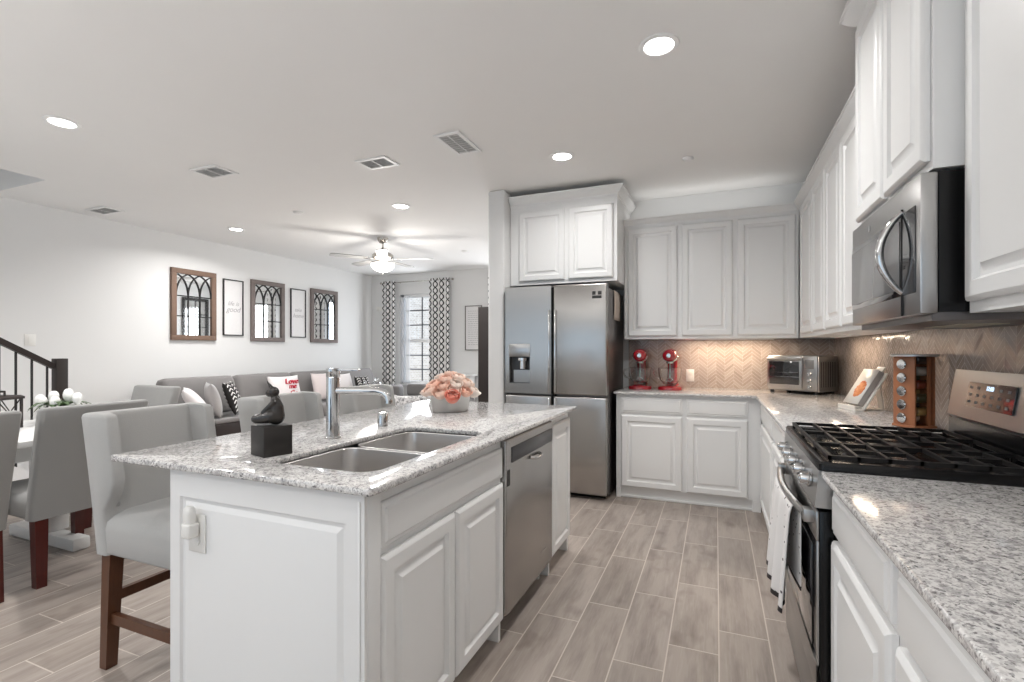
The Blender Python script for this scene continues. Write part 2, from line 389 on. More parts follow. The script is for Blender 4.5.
# ------------------------------------------------------------------ the room
XL, XR, YB, YF, YR, ZC = -6.33, .944, 4.97, 8.0, -3.0, 2.74
b = B(); b.box(XL-.1, XR+.1, YR-.1, YF+.1, -.1, 0); struct('floor', b, 'floor')
HX, HY = -5.36, 2.40                                       # stairwell opening in the ceiling
b = B(); b.box(HX, XR+.1, YR-.1, YF+.1, ZC, ZC+.1); b.box(XL-.1, HX, HY, YF+.1, ZC, ZC+.1); b.box(XL-.1, HX, YR-.1, -1.5, ZC, ZC+.1)
b.box(XL-.1, HX, HY, HY+.08, ZC+.1, 4.6); b.box(HX, HX+.08, -1.5, HY, ZC+.1, 4.6); b.box(XL-.1, HX, -1.58, -1.5, ZC+.1, 4.6); b.box(XL-.1, HX+.08, -1.5, HY, 4.6, 4.7)
struct('ceiling', b, 'ceil')
b = B(); b.box(XL-.1, XL, YR-.1, YF+.1, 0, ZC); b.box(XL-.1, XL, -1.5, HY, ZC, 4.6); struct('wall_left', b, 'wall')
b = B(); b.box(XR, XR+.1, YR-.1, YB+.1, 0, ZC); struct('wall_right', b, 'wall')
b = B(); b.box(-1.79, XR, YB, YB+.1, 0, ZC); struct('wall_back', b, 'wall')
b = B(); b.box(-1.955, -1.79, 4.14, YF, 0, ZC, .018, 3); struct('wall_divider', b, 'wall')
WX0, WX1, WZ0, WZ1 = -5.66, -4.74, .62, 2.34
V0, V1 = -3.56, -2.70
b = B(); b.box(XL-.1, WX0, YF, YF+.14, 0, ZC); b.box(WX1, V0, YF, YF+.14, 0, ZC); b.box(V1, -1.79, YF, YF+.14, 0, ZC)
for a, c in ((WX0, WX1), (V0, V1)): b.box(a, c, YF, YF+.14, 0, WZ0); b.box(a, c, YF, YF+.14, WZ1, ZC)
struct('wall_far', b, 'wall')
b = B(); b.box(XL-.1, -5.3, YR-.1, YR, 0, ZC); b.box(.05, XR+.1, YR-.1, YR, 0, ZC); b.box(-5.3, .05, YR-.1, YR, 2.3, ZC); b.box(-5.3, .05, YR-.1, YR, 0, .12)
struct('wall_rear', b, 'wall')
b = B(); b.box(XL, XL+.015, 2.7, YF, 0, .11, .004); struct('baseboard_left', b, 'trim')
b = B(); b.box(XL+.015, -3.95, YF-.015, YF, 0, .11, .004); struct('baseboard_far', b, 'trim')
# living-room window
w1 = thing('window_1', 'tall double-hung window with dark muntins between trellis curtains', 'window', (-5.2, YF+.06, WZ0)); w1['kind'] = 'structure'
b = B()
for x0, x1, z0, z1 in ((WX0, WX0+.06, WZ0, WZ1), (WX1-.06, WX1, WZ0, WZ1), (WX0, WX1, WZ0, WZ0+.06), (WX0, WX1, WZ1-.06, WZ1), (WX0, WX1, 1.42, 1.49)):
    b.box(x0, x1, YF+.05, YF+.11, z0, z1, .005)
b.obj('window_frame', 'trim', w1, world=True)
b = B(); b.box(WX0+.05, WX1-.05, YF+.078, YF+.082, WZ0+.05, WZ1-.05); b.obj('window_pane', 'pane', w1, world=True)
b = B()
for x in (-5.2,): b.box(x-.011, x+.011, YF+.066, YF+.077, WZ0+.06, WZ1-.06)
for z in (.90, 1.17, 1.75, 2.03): b.box(WX0+.06, WX1-.06, YF+.066, YF+.077, z-.011, z+.011)
b.obj('muntin_grid', plain('muntin_grey', (.10, .10, .11, 1), .5), w1, world=True)
b = B(); b.box(WX0-.04, WX1+.04, YF-.05, YF+.05, WZ0-.03, WZ0, .006); b.obj('window_sill', 'trim', w1, world=True)
b = B(); b.grid(lambda u, v: (WX0+.02+.20*u, YF+.02+.012*math.sin(u*25), WZ0+.02+(WZ1-WZ0-.06)*v), 20, 2)
tag(b.obj('sheer_curtain', 'sheer'), 'narrow white sheer panel drawn to the side of the window', 'curtain')
w3 = thing('window_3', 'second living-room window beyond the bookcase, seen in the mirrors', 'window', (-3.18, YF+.06, WZ0)); w3['kind'] = 'structure'
b = B()
for x0, x1, z0, z1 in ((V0, V0+.06, WZ0, WZ1), (V1-.06, V1, WZ0, WZ1), (V0, V1, WZ0, WZ0+.06), (V0, V1, WZ1-.06, WZ1), (V0, V1, 1.42, 1.49)): b.box(x0, x1, YF+.05, YF+.11, z0, z1, .005)
b.obj('window_frame', 'trim', w3, world=True)
b = B(); b.box(V0+.05, V1-.05, YF+.078, YF+.082, WZ0+.05, WZ1-.05); b.obj('window_pane', 'pane', w3, world=True)
# curtains on a rod
rod = thing('curtain_rod', 'thin nickel curtain rod above the living-room window', 'curtain rod', (-5.2, 7.9, 2.565))
b = B(); b.tube([(-6.02, 7.9, 2.565), (-4.45, 7.9, 2.565)], .009); b.obj('rod', 'nickel', rod, world=True)
for x in (-6.03, -4.44):
    b = B(); b.ball((x, 7.9, 2.565), .02); b.obj('finial', 'nickel', rod, world=True)
for x in (-5.64, -4.95): b = B(); b.tube([(x, 7.9, 2.565), (x, 7.998, 2.565)], .006); b.obj('bracket', 'nickel', rod, world=True)
def curtain(x0, x1, folds, label, cells=2.2):
    def fn(u, v):
        return (x0+(x1-x0)*u, 7.885+.026*math.sin(u*folds*2*PI)*(1.0-.25*v), .40+2.20*v)
    b = B(); b.grid(fn, folds*14, 8, lambda u, v: (u*cells, v*9.5))
    o = b.obj('curtain', 'trellis', ang=180); m = o.modifiers.new('s', 'SOLIDIFY'); m.thickness = .003
    return tag(o, label, 'curtain', 'trellis curtains at the living-room window')
curtain(-5.99, -5.69, 2, 'narrower black and white trellis curtain, on the sofa side of the window')
curtain(-4.93, -4.50, 3, 'wider black and white trellis curtain, on the picture side of the window', 3.2)
curtain(-3.72, -3.46, 2, 'black and white trellis curtain beyond the bookcase, reflected in the middle arched mirror', 2)
rod2 = thing('curtain_rod', 'thin nickel curtain rod of the hidden second window', 'curtain rod', (-3.1, 7.9, 2.565))
b = B(); b.tube([(-3.72, 7.9, 2.565), (-2.5, 7.9, 2.565)], .009); b.obj('rod', 'nickel', rod2, world=True)
for x in (-3.70, -2.52): b = B(); b.tube([(x, 7.9, 2.565), (x, 7.998, 2.565)], .006); b.obj('bracket', 'nickel', rod2, world=True)
# neighbour house outside, seen through the glass
h = thing('neighbor_house', 'pale brick house wall seen through the living-room window', 'house', (-8, 12.2, 0))
b = B(); b.box(-11, -6.75, 12, 15, 0, 4.6); b.obj('brick_wall', 'brick', h, world=True)
b = B(); b.loft([[(-11.3, 11.6, 4.6), (-6.5, 11.6, 4.6), (-6.5, 15.4, 4.6), (-11.3, 15.4, 4.6)], [(-11.3, 13.5, 6.2), (-6.5, 13.5, 6.2), (-6.5, 13.5, 6.2), (-11.3, 13.5, 6.2)]])
b.obj('roof', plain('shingles', (.22, .2, .19, 1), .9), h, world=True)
b = B(); b.box(-20, 4, 8.3, 40, -.2, -.1); struct('ground_outside', b, plain('concrete_outside', (.55, .53, .5, 1), .9))
# tall dark bookcase against the divider wall, seen past its end
bc = thing('bookcase', 'tall dark brown bookcase end beside the white column', 'bookcase', (-2.16, 5.15, 0))
b = B(); b.box(-2.352, -1.957, 4.735, 4.765, 0, 1.73, .003); b.box(-2.352, -1.957, 5.535, 5.565, 0, 1.73, .003); b.obj('side_panel', 'espresso', bc, world=True)
b = B(); b.box(-1.975, -1.957, 4.7655, 5.5345, .02, 1.72); b.obj('back_panel', 'espresso', bc, world=True)
for z in (.03, .40, .78, 1.16, 1.70): b = B(); b.box(-2.345, -1.9755, 4.7655, 5.5345, z, z+.025); b.obj('shelf', 'espresso', bc, world=True)
# rear patio window frame behind the camera
b = B()
for x in (-5.3, -3.54, -1.77, 0.0): b.box(x, x+.06, YR-.08, YR-.02, .12, 2.3)
b.box(-5.3, .05, YR-.08, YR-.02, .12, .2); b.box(-5.3, .05, YR-.08, YR-.02, 2.24, 2.3); struct('window_2', b, 'trim')

# ------------------------------------------------------------------ ceiling fittings
def can_light(x, y, label, power=CAN_POWER):
    t = thing('recessed_light', label, 'ceiling light', (x, y, ZC), 0, 'recessed ceiling lights')
    b = B(); b.lathe([(.068, -.004), (.072, -.009), (.092, -.006), (.096, -.001), (.066, -.001)], n=32); b.obj('trim_ring', 'trim', t)
    b = B(); b.lathe([(.066, -.003), (.066, -.006), (.05, -.0075)], n=32); b.obj('lens', 'can', t)
    d = bpy.data.lights.new('recessed_lamp', 'AREA'); d.shape = 'DISK'; d.size = .13; d.energy = power; d.color = (1, .985, .965); d.spread = math.radians(155)
    o = bpy.data.objects.new('recessed_lamp', d); COL.objects.link(o); o.location = (x, y, ZC-.012)
    return t
can_light(-.254, 2.467, 'lit recessed ceiling light nearest the microwave cabinet, largest of the lights', 16)
can_light(-1.078, 3.597, 'lit recessed ceiling light above the aisle in front of the fridge', 8)
can_light(-2.971, 4.218, 'lit recessed ceiling light between two vents and the ceiling fan')
can_light(-5.388, 4.254, 'lit recessed ceiling light closest to the wall of arched mirrors')
can_light(-3.896, 1.829, 'lit recessed ceiling light above the dining table')
can_light(-1.0, .2, 'added unseen recessed ceiling light over the near end of the kitchen', 4)  # out of view, added for extra light near the camera
can_light(-3.6, -.8, 'added unseen recessed ceiling light behind the dining area')  # another out-of-view fixture, added to light the dining side
def vent(x, y, sx, sy, rz, label):
    t = thing('ceiling_vent', label, 'vent', (x, y, ZC), rz, 'ceiling air vents')
    b = B(); w = .028
    for a in ((-sx/2, sx/2, -sy/2, -sy/2+w), (-sx/2, sx/2, sy/2-w, sy/2), (-sx/2, -sx/2+w, -sy/2+w, sy/2-w), (sx/2-w, sx/2, -sy/2+w, sy/2-w)):
        b.box(a[0], a[1], a[2], a[3], -.012, -.001, .002, 1)
    b.obj('frame', 'trim', t)
    b = B(); b.box(-sx/2+w, sx/2-w, -sy/2+w, sy/2-w, -.0035, -.001); b.obj('duct_backing', plain('duct_grey', (.55, .55, .545, 1), .8), t)
    b = B(); n = 9
    for k in range(n):
        yy = -sy/2+w+(sy-2*w)*(k+.5)/n
        b.box(-sx/2+w, sx/2-w, -.0075, .0075, -.0006, .0006, mat=Matrix.Translation((0, yy, -.008)) @ rotm(math.radians(30)))
    b.box(-.004, .004, -sy/2+w, sy/2-w, -.013, -.010)
    b.obj('louver', 'trim', t)
vent(-1.69, 3.09, .20, .36, 0, 'ceiling vent nearest the fridge cabinet, slanting away')
vent(-2.45, 3.165, .28, .20, 0, 'ceiling vent in the middle, beside the fridge-side vent')
vent(-3.81, 2.81, .30, .22, 0, 'ceiling vent over the dining chairs, third from the fridge')
vent(-5.93, 3.15, .34, .20, 0, 'faint ceiling vent close to the wall above the staircase')
def puck(x, y, r, label, name='smoke_detector', cat='smoke detector'):
    t = B(); t.lathe([(r, -.001), (r, -.012), (r*.75, -.022), (.002, -.024)], (0, 0, 0)); o = t.obj(name, 'trim'); o.location = (x, y, ZC); tag(o, label, cat)
puck(-.198, 4.004, .04, 'small round white sprinkler cover on the ceiling before the wall cabinets', 'sprinkler_cover', 'sprinkler')
puck(-4.114, 3.982, .05, 'round white smoke detector on the ceiling before the fan', 'smoke_detector')
puck(-3.45, 6.5, .05, 'round white detector on the ceiling beyond the fan', 'smoke_detector')

fan = thing('ceiling_fan', 'five-blade ceiling fan with nickel motor and lit glass bowl', 'ceiling fan', (-4.04, 5.33, ZC))
b = B(); b.lathe([(.02, -.001), (.072, -.001), (.070, -.03), (.045, -.065), (.018, -.075)]); b.obj('canopy', 'nickel', fan)
b = B(); b.lathe([(.011, -.07), (.011, -.15)], n=12); b.obj('downrod', 'nickel', fan)
b = B(); b.lathe([(.014, -.13), (.03, -.15), (.045, -.175), (.11, -.205), (.135, -.225), (.14, -.262), (.11, -.285), (.06, -.295), (.05, -.31), (.05, -.33)], n=32); b.obj('motor', 'nickel', fan)
for k in range(5):
    a = math.radians(18+72*k); R4 = rotm(0, 0, a)
    b = B(); b.loft([[(x, -w, -.285-.006), (x, w, -.285+.006), (x, w, -.277+.006), (x, -w, -.277-.006)] for x, w in ((.20, .05), (.24, .062), (.58, .072), (.64, .066), (.665, .045))])
    bl = b.obj('blade', plain('blade_white', (.62, .61, .60, 1), .4) if k == 0 else fan.children[-1].children[0].data.materials[0] if False else M.setdefault('blade', plain('blade_grey_white', (.38, .375, .37, 1), .4)), fan, tf=R4)
    b = B(); b.box(.10, .25, -.016, .016, -.292, -.284, .003); b.obj('blade_bracket', 'nickel', bl, tf=R4)
b = B(); b.lathe([(.05, -.325), (.13, -.335), (.152, -.345), (.148, -.375), (.12, -.41), (.07, -.437), (.02, -.447)], n=32); b.obj('light_bowl', 'bowl', fan)
b = B(); b.lathe([(.002, -.446), (.018, -.447), (.012, -.46), (.004, -.475)], n=12); b.obj('finial', 'nickel', fan)
pd = bpy.data.lights.new('fan_lamp', 'POINT'); pd.energy = FAN_POWER; pd.color = (1, .96, .9); pd.shadow_soft_size = .16
po = bpy.data.objects.new('fan_lamp', pd); COL.objects.link(po); po.location = (-4.04, 5.33, ZC-.62)
pd2 = bpy.data.lights.new('fan_uplight', 'POINT'); pd2.energy = 1.2; pd2.color = (1, .96, .9); pd2.shadow_soft_size = .03
po2 = bpy.data.objects.new('fan_uplight', pd2); COL.objects.link(po2); po2.location = (-4.04+.17, 5.33-.17, ZC-.33)

# ------------------------------------------------------------------ cabinets
DOOR = [(0, 0), (0, .012), (.004, .017), (.012, .021), (.050, .021), (.054, .014), (.059, .008), (.068, .007), (.072, .008), (.087, .018), (.090, .0205)]
DRAWER = [(0, 0), (0, .010), (.004, .014), (.014, .015), (.020, .020), (.026, .021)]
def fronts(t, items):
    """items: (kind, x0, x1, z0, z1) on the local front plane y=0.02 .. 0"""
    for k, x0, x1, z0, z1 in items:
        b = B(); b.rings_rect(x1-x0, z1-z0, DOOR if k == 'door' else DRAWER, (x0, .021, z0)); b.obj('door' if k == 'door' else 'drawer_front', 'cab', t, ang=25)
def base_cab(label, w, d, loc, rz, items, toe=True, top=.8925, ends=(0, 0), group=None, cat='cabinet', name='base_cabinet'):
    t = thing(name, label, cat, loc, rz, group)
    b = B(); b.box(0, w, .022, d, .09, top); b.obj('carcass', 'cab', t)
    b = B(); b.box(ends[0], w-ends[1], .055, d, .0, .0895); b.box(ends[0], w-ends[1], .043, .0548, .0, .018, .003); b.obj('toe_kick', 'cab', t)
    for s, x0 in ((ends[0], 0), (ends[1], w-ends[1])):
        if s: b = B(); b.box(x0, x0+s, .022, d, 0, .0895); b.obj('foot', 'cab', t)
    fronts(t, items); return t
CROWN = [(0, 0), (.006, .0), (.008, .02), (.018, .028), (.034, .044), (.048, .062), (.052, .07), (.060, .072), (.060, .085), (0, .085)]
def crown(pts, z, t, sc=1.0):
    """sweep the crown profile along a polyline (outward on the left-hand normal), local XY"""
    rings = []; n = len(pts)
    for i, p in enumerate(pts):
        p = Vector((p[0], p[1])); ds = []
        if i > 0: ds.append((p-Vector(pts[i-1])).normalized())
        if i < n-1: ds.append((Vector(pts[i+1])-p).normalized())
        nr = [Vector((d.y, -d.x)) for d in ds]; m = nr[0] if len(nr) == 1 else (nr[0]+nr[1])/(1+nr[0].dot(nr[1]))
        rings.append([(p.x+m.x*o*sc, p.y+m.y*o*sc, z+h*sc) for o, h in CROWN])
    b = B(); b.loft(rings); return b.obj('crown_molding', 'cab', t, ang=25)
def wall_cab(label, w, d, loc, rz, z0, z1, items, crown_pts=None, group=None):
    t = thing('wall_cabinet', label, 'cabinet', loc, rz, group)
    b = B(); b.box(0, w, .022, d, z0, z1); b.obj('carcass', 'cab', t)
    fronts(t, items)
    if crown_pts: crown(crown_pts, z1-(.03 if z1 > 2.5 else .008), t, 1.0 if z1 > 2.5 else .80)
    return t

# back run: facing -y, rotz 0
BF = 4.275
base_cab('white base cabinet with two drawers and two doors under the red mixers', .795-.003+.33, YB-BF-.004, (-.798, BF, 0), 0,
         [('drawer', .042, .54, .735, .865), ('drawer', .574, 1.03, .735, .865), ('door', .042, .54, .10, .715), ('door', .574, 1.03, .10, .715)], ends=(.035, .06))
# right run: facing -x, rotz -90 ; local x -> -y
RF = .308
base_cab('white base cabinet with drawer over door, between range and corner', 4.27-2.468, XR-RF-.004, (RF, 4.268, 0), -PI/2,
         [('drawer', .95, 1.78, .735, .865), ('door', .95, 1.355, .10, .715), ('door', 1.375, 1.78, .10, .715), ('drawer', .12, .90, .735, .865), ('door', .12, .90, .10, .715)])
base_cab('white base cabinet right of the range, drawer over a single door', .553, XR-RF-.004, (RF, 1.698, 0), -PI/2,
         [('drawer', .012, .525, .735, .865), ('door', .012, .525, .10, .715)])
base_cab('white base cabinet nearest the camera under the granite counter', 1.1, XR-RF-.004, (RF, 1.143, 0), -PI/2,
         [('drawer', .012, .53, .735, .865), ('door', .012, .53, .10, .715), ('drawer', .555, 1.08, .735, .865), ('door', .555, 1.08, .10, .715)])
# countertops
def slab(poly, z0, z1, name, label, hole=None):
    bm = bmesh.new()
    def loop(P): 
        vs = [bm.verts.new((x, y, z1)) for x, y in P]; return [bm.edges.new((vs[i], vs[(i+1) % len(vs)])) for i in range(len(vs))]
    es = loop(poly)
    if hole: es += loop(hole)
    bmesh.ops.triangle_fill(bm, edges=es, use_beauty=True)
    r = bmesh.ops.extrude_face_region(bm, geom=bm.faces[:]); 
    for v in [g for g in r['geom'] if isinstance(g, bmesh.types.BMVert)]: v.co.z = z0
    bmesh.ops.recalc_face_normals(bm, faces=bm.faces[:])
    sharp = [e for e in bm.edges if len(e.link_faces) == 2 and e.calc_face_angle(0) > 1.2 and abs(e.verts[0].co.z-e.verts[1].co.z) < 1e-4]
    bmesh.ops.bevel(bm, geom=sharp, offset=.006, segments=3, affect='EDGES', profile=.5)
    b = B(); b.bm.free(); b.bm = bm
    return tag(b.obj(name, 'granite', ang=50), label, 'countertop')
slab([(-.812, 4.25), (.275, 4.25), (.287, 4.238), (.287, 2.470), (XR-.003, 2.470), (XR-.003, YB-.003), (-.812, YB-.003)], .893, .914, 'countertop', 'speckled granite corner countertop holding mixers, toaster oven and spice rack')
slab([(.287, -.2), (XR-.003, -.2), (XR-.003, 1.692), (.287, 1.692)], .893, .914, 'countertop', 'empty speckled granite countertop beside the range, nearest the camera')
# backsplash
b = B(); b.box(-.80, XR-.0025, YB-.0125, YB-.001, .9145, 1.368); struct('trim_1', b, 'splash_x', label='taupe chevron tile backsplash on the back wall')
b = B(); b.box(XR-.0125, XR-.001, .2, YB-.0130, .9145, 1.368); struct('trim_2', b, 'splash_y', label='taupe chevron tile backsplash along the range wall')
# wall cabinets back
UZ0, UZ1 = 1.37, 2.41
UF = 4.615
wall_cab('white three-door wall cabinet over the mixers and toaster oven', 1.41, YB-UF-.003, (-.785, UF, 0), 0, UZ0, UZ1,
         [('door', .032, .468, 1.395, 2.385), ('door', .503, .918, 1.395, 2.385), ('door', .953, 1.388, 1.395, 2.385)], [(0, .34), (0, 0.02), (1.413, .02)])
URX = .612
wall_cab('white three-door wall cabinet along the right wall, between corner and microwave', 4.632-2.468, XR-URX-.003, (URX, 4.632, 0), -PI/2, UZ0, UZ1,
         [('door', .16, .66, 1.395, 2.385), ('door', .70, 1.09, 1.395, 2.385), ('door', 1.12, 1.52, 1.395, 2.385), ('door', 1.55, 2.12, 1.395, 2.385)], [(0, .02), (2.164, .02)])
wall_cab('raised white two-door wall cabinet directly above the microwave', .752, XR-.535-.003, (.535, 2.464, 0), -PI/2, 1.775, 2.64,
         [('door', .015, .368, 1.80, 2.60), ('door', .384, .737, 1.80, 2.60)], [(0, .40), (0, .02), (.752, .02), (.752, .40)])
wall_cab('large white wall cabinet at the picture edge, beside the microwave', 1.4, XR-URX-.003, (URX, 1.705, 0), -PI/2, UZ0, 2.66,
         [('door', .020, .48, 1.40, 2.60), ('door', .50, .95, 1.40, 2.60)], None)
wall_cab('raised white two-door wall cabinet above the stainless fridge', .995, YB-4.25-.003, (-1.782, 4.25, 0), 0, 1.87, 2.63,
         [('door', .09, .53, 1.90, 2.54), ('door', .565, .963, 1.90, 2.54)], [(0, .02), (.995, .02), (.995, .71)])

# ------------------------------------------------------------------ refrigerator
fr = thing('refrigerator', 'stainless steel four-door refrigerator with water dispenser', 'refrigerator', (-1.30, 4.10, 0))
X0, X1 = -1.762, -.842
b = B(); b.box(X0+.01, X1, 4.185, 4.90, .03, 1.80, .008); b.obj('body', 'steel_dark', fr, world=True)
b = B(); b.box(X0+.03, X1-.03, 4.20, 4.85, 0, .03); b.obj('base_grille', 'black', fr, world=True)
def fridge_door(x0, x1, z0, z1, hole=None):
    b = B(); b.box(x0, x1, 4.10, 4.18, z0, z1, .012, 3)
    if hole:
        hx0, hx1, hz0, hz1 = hole
        b = B()
        for a in ((x0, hx0, z0, z1), (hx1, x1, z0, z1), (hx0, hx1, z0, hz0), (hx0, hx1, hz1, z1)): b.box(a[0], a[1], 4.10, 4.18, a[2], a[3])
    return b.obj('door', 'steel', fr, world=True)
dz = (-1.735, -1.520, .965, 1.33)
dl = fridge_door(X0, -1.328, .885, 1.832, (-1.722, -1.525, .975, 1.21))
b = B(); b.box(-1.722, -1.525, 4.165, 4.178, .975, 1.21); b.box(-1.722, -1.525, 4.105, 4.165, .972, .978)
b.obj('dispenser_recess', plain('dispenser_dark', (.05, .05, .052, 1), .3), dl, world=True)
b = B(); b.box(-1.725, -1.522, 4.095, 4.104, 1.21, 1.325, .004); b.obj('dispenser_panel', 'steel_h', dl, world=True)
b = B(); b.lathe([(.034, 0), (.034, .07), (.05, .075), (.05, .10)], (-1.605, 4.14, 1.10), n=20); b.obj('nozzle', 'chrome', dl, world=True)
b = B(); b.box(-1.70, -1.54, 4.150, 4.163, .98, 1.09, mat=None); b.obj('drip_panel', 'steel_h', dl, world=True)
dr = fridge_door(-1.306, X1, .885, 1.832)
fridge_door(X0, -1.328, .045, .868); fridge_door(-1.306, X1, .045, .868)
b = B(); b.box(-1.330, -1.304, 4.14, 4.19, .05, 1.82); b.obj('center_seam', 'black', fr, world=True)
for x0, x1 in ((-1.352, -1.336), (-1.298, -1.282)):
    b = B(); b.box(x0, x1, 4.082, 4.103, .90, 1.62, .005); b.obj('handle', 'chrome', fr, world=True)
    b = B(); b.box(x0, x1, 4.082, 4.103, .30, .855, .005); b.obj('handle', 'chrome', fr, world=True)
b = B(); b.box(-.965, -.935, 4.0985, 4.0995, 1.735, 1.765); b.box(-.915, -.885, 4.0985, 4.0995, 1.735, 1.765); b.box(-.965, -.885, 4.0985, 4.0995, 1.705, 1.728)
b.obj('energy_sticker', 'blackm', dr, world=True)
b = B(); b.grid(lambda u, v: (-.8405+.006*math.sin(v*3)+.002, 4.39+.30*u, 1.54+.26*v), 6, 6); o = b.obj('paper_note', plain('note_paper', (.62, .53, .46, 1), .8)); o.modifiers.new('s', 'SOLIDIFY').thickness = .002
tag(o, 'cream paper notes stuck on the side of the fridge', 'paper')

# ------------------------------------------------------------------ island
IX, IL = -.85, -1.628            # front plane, seating side plane
sc = thing('island_cabinet', 'white island sink cabinet with panelled end, drawer front and doors', 'cabinet', (IX, 1.06, 0), PI/2)
b = B(); b.box(0, .915, .022, .062, .09, .8925); b.box(0, .915, .062, .775, .09, .64); b.box(0, .915, .66, .775, .64, .8925); b.box(0, .03, .062, .66, .64, .8925)
b.box(0, .055, .001, .022, .09, .8925, .003)
b.obj('carcass', 'cab', sc)
b = B(); b.box(.02, .85, .085, .775, 0, .0895); b.obj('toe_kick', 'toe', sc)
for x0 in (0, .895): b = B(); b.box(x0, x0+.02, .022, .775, 0, .0895); b.obj('foot', 'cab', sc)
fronts(sc, [('drawer', .065, .905, .715, .845), ('door', .065, .478, .10, .693), ('door', .492, .905, .10, .693)])
# panelled end facing the camera
def ring(i0, i1, zt, out): return [(i0, -out, 0), (i1, -out, 0), (i1, -out, zt), (i0, -out, zt)]
t2 = B(); PW = -.8525-IL-.003
t2.loft([ring(0, PW, .892, 0), ring(0, PW, .892, .012), ring(.045, PW-.062, .805, .012), ring(.049, PW-.066, .801, .004), ring(.060, PW-.077, .790, .003), ring(.074, PW-.091, .776, .0105), ring(.077, PW-.094, .773, .0115)])
ep = t2.obj('end_panel', 'cab', sc, ang=20, world=True, tf=Matrix.Translation((IL+.003, 1.0595, 0)))
b = B(); b.box(0, .008, -.004, 0, 0, .87, .0015); b.obj('corner_bead', 'cab', ep, world=True, tf=Matrix.Translation((-.872, 1.0472, 0)))
dw = thing('dishwasher', 'stainless steel dishwasher built into the island', 'dishwasher', (IX, 1.978, 0), PI/2)
b = B(); b.box(.003, .657, .03, .60, .10, .888); b.obj('tub', 'blackm', dw)
b = B(); b.box(.003, .657, -.004, .029, .10, .876, .008, 3); dd = b.obj('door', 'steel', dw)
b = B(); b.box(.06, .645, -.009, -.0045, .765, .835, .003); b.obj('control_strip', plain('control_grey', (.06, .06, .065, 1), .3), dd)
b = B(); b.tube([(.30, -.006, .742), (.315, -.03, .738), (.36, -.034, .737), (.405, -.03, .738), (.42, -.006, .742)], .008); b.obj('handle', 'chrome', dd)
b = B(); b.box(.012, .042, -.0052, -.0042, .67, .74); b.obj('label_sticker', 'blackm', dd)
b = B(); b.box(.47, .475, -.005, -.0042, .20, .212); b.box(.478, .55, -.005, -.0042, .203, .209); b.obj('badge', 'chrome', dd)
b = B(); b.box(.02, .64, .09, .55, 0, .0995); b.obj('toe_kick', 'blackm', dw)
for x in (.05, .61): b = B(); b.lathe([(.014, 0), (.014, .1)], (x, .07, 0), n=12); b.obj('foot', 'plastic_w', dw)
ec = thing('island_cabinet', 'narrow white island end cabinet between dishwasher and fridge', 'cabinet', (IX, 2.64, 0), PI/2)
b = B(); b.box(0, .395, .022, .80, .09, .8925); b.obj('carcass', 'cab', ec)
b = B(); b.box(.02, .375, .085, .80, 0, .0895); b.obj('toe_kick', 'toe', ec)
for x0 in (0, .375): b = B(); b.box(x0, x0+.02, .022, .80, 0, .0895); b.obj('foot', 'cab', ec)
fronts(ec, [('door', .012, .383, .10, .845)])
b = B(); b.box(-1.625, -1.455, 1.98, 2.636, 0, .892); tag(b.obj('island_back_panel', 'cab'), 'white island panel behind the dishwasher, facing the bar stools', 'panel')
HOLE = rrect(-1.325, -.925, 1.160, 1.940, .06)
slab(rrect(-1.902, -.814, 1.022, 3.052, .015, 3), .893, .914, 'countertop', 'long speckled granite island countertop with the double sink', HOLE)
sk = thing('sink', 'stainless steel double-bowl undermount sink in the island', 'sink', (-1.105, 1.495, .70))
for y0, y1 in ((1.160, 1.540), (1.556, 1.940)):
    b = B(); R = []
    for ins, z, r in ((-.0, .8922, .055), (.001, .887, .055), (.004, .74, .055), (.012, .705, .05), (.03, .692, .04), (.06, .689, .03)):
        R.append([(x, y, z) for x, y in rrect(-1.327+ins, -.923-ins, y0+ins, y1-ins, r)])
    b.loft(R, cap0=False); o = b.obj('basin', 'steel_sink', sk, world=True); o.modifiers.new('s', 'SOLIDIFY').thickness = .0015
    b = B(); b.lathe([(.002, .0), (.02, .001), (.042, .004), (.045, .001)], (-1.13, (y0+y1)/2, .690), n=24); b.obj('drain', 'chrome', sk, world=True)
fc = thing('faucet', 'chrome single-post kitchen faucet with flat spout and top lever', 'faucet', (-1.432, 1.567, .914))
b = B(); b.lathe([(.032, .0005), (.032, .006), (.027, .010), (.026, .24), (.026, .245)], n=28); b.obj('post', 'chrome', fc)
b = B(); b.lathe([(.0255, .247), (.027, .249), (.027, .279), (.024, .282)], n=28); hd = b.obj('lever_cap', 'chrome', fc)
b = B(); b.box(.02, .115, -.010, .010, .272, .279, .002); b.obj('lever', 'chrome', hd, tf=rotm(0, 0, math.radians(10)))
b = B(); b.tube([(.02, 0, .192), (.12, 0, .194), (.205, 0, .194), (.232, 0, .189), (.248, 0, .176), (.253, 0, .158), (.253, 0, .148)], .0145, 14); b.obj('spout', 'chrome', fc, tf=rotm(0, 0, math.radians(6)))
b = B(); b.lathe([(.002, 0), (.024, .0005), (.024, .058), (.021, .064), (.002, .066)], (0, 0, 0), n=24); o = b.obj('soap_dispenser', 'chrome'); o.location = (-1.44, 1.90, .9145)
tag(o, 'small chrome cylinder cap standing on the island beyond the faucet', 'soap dispenser')
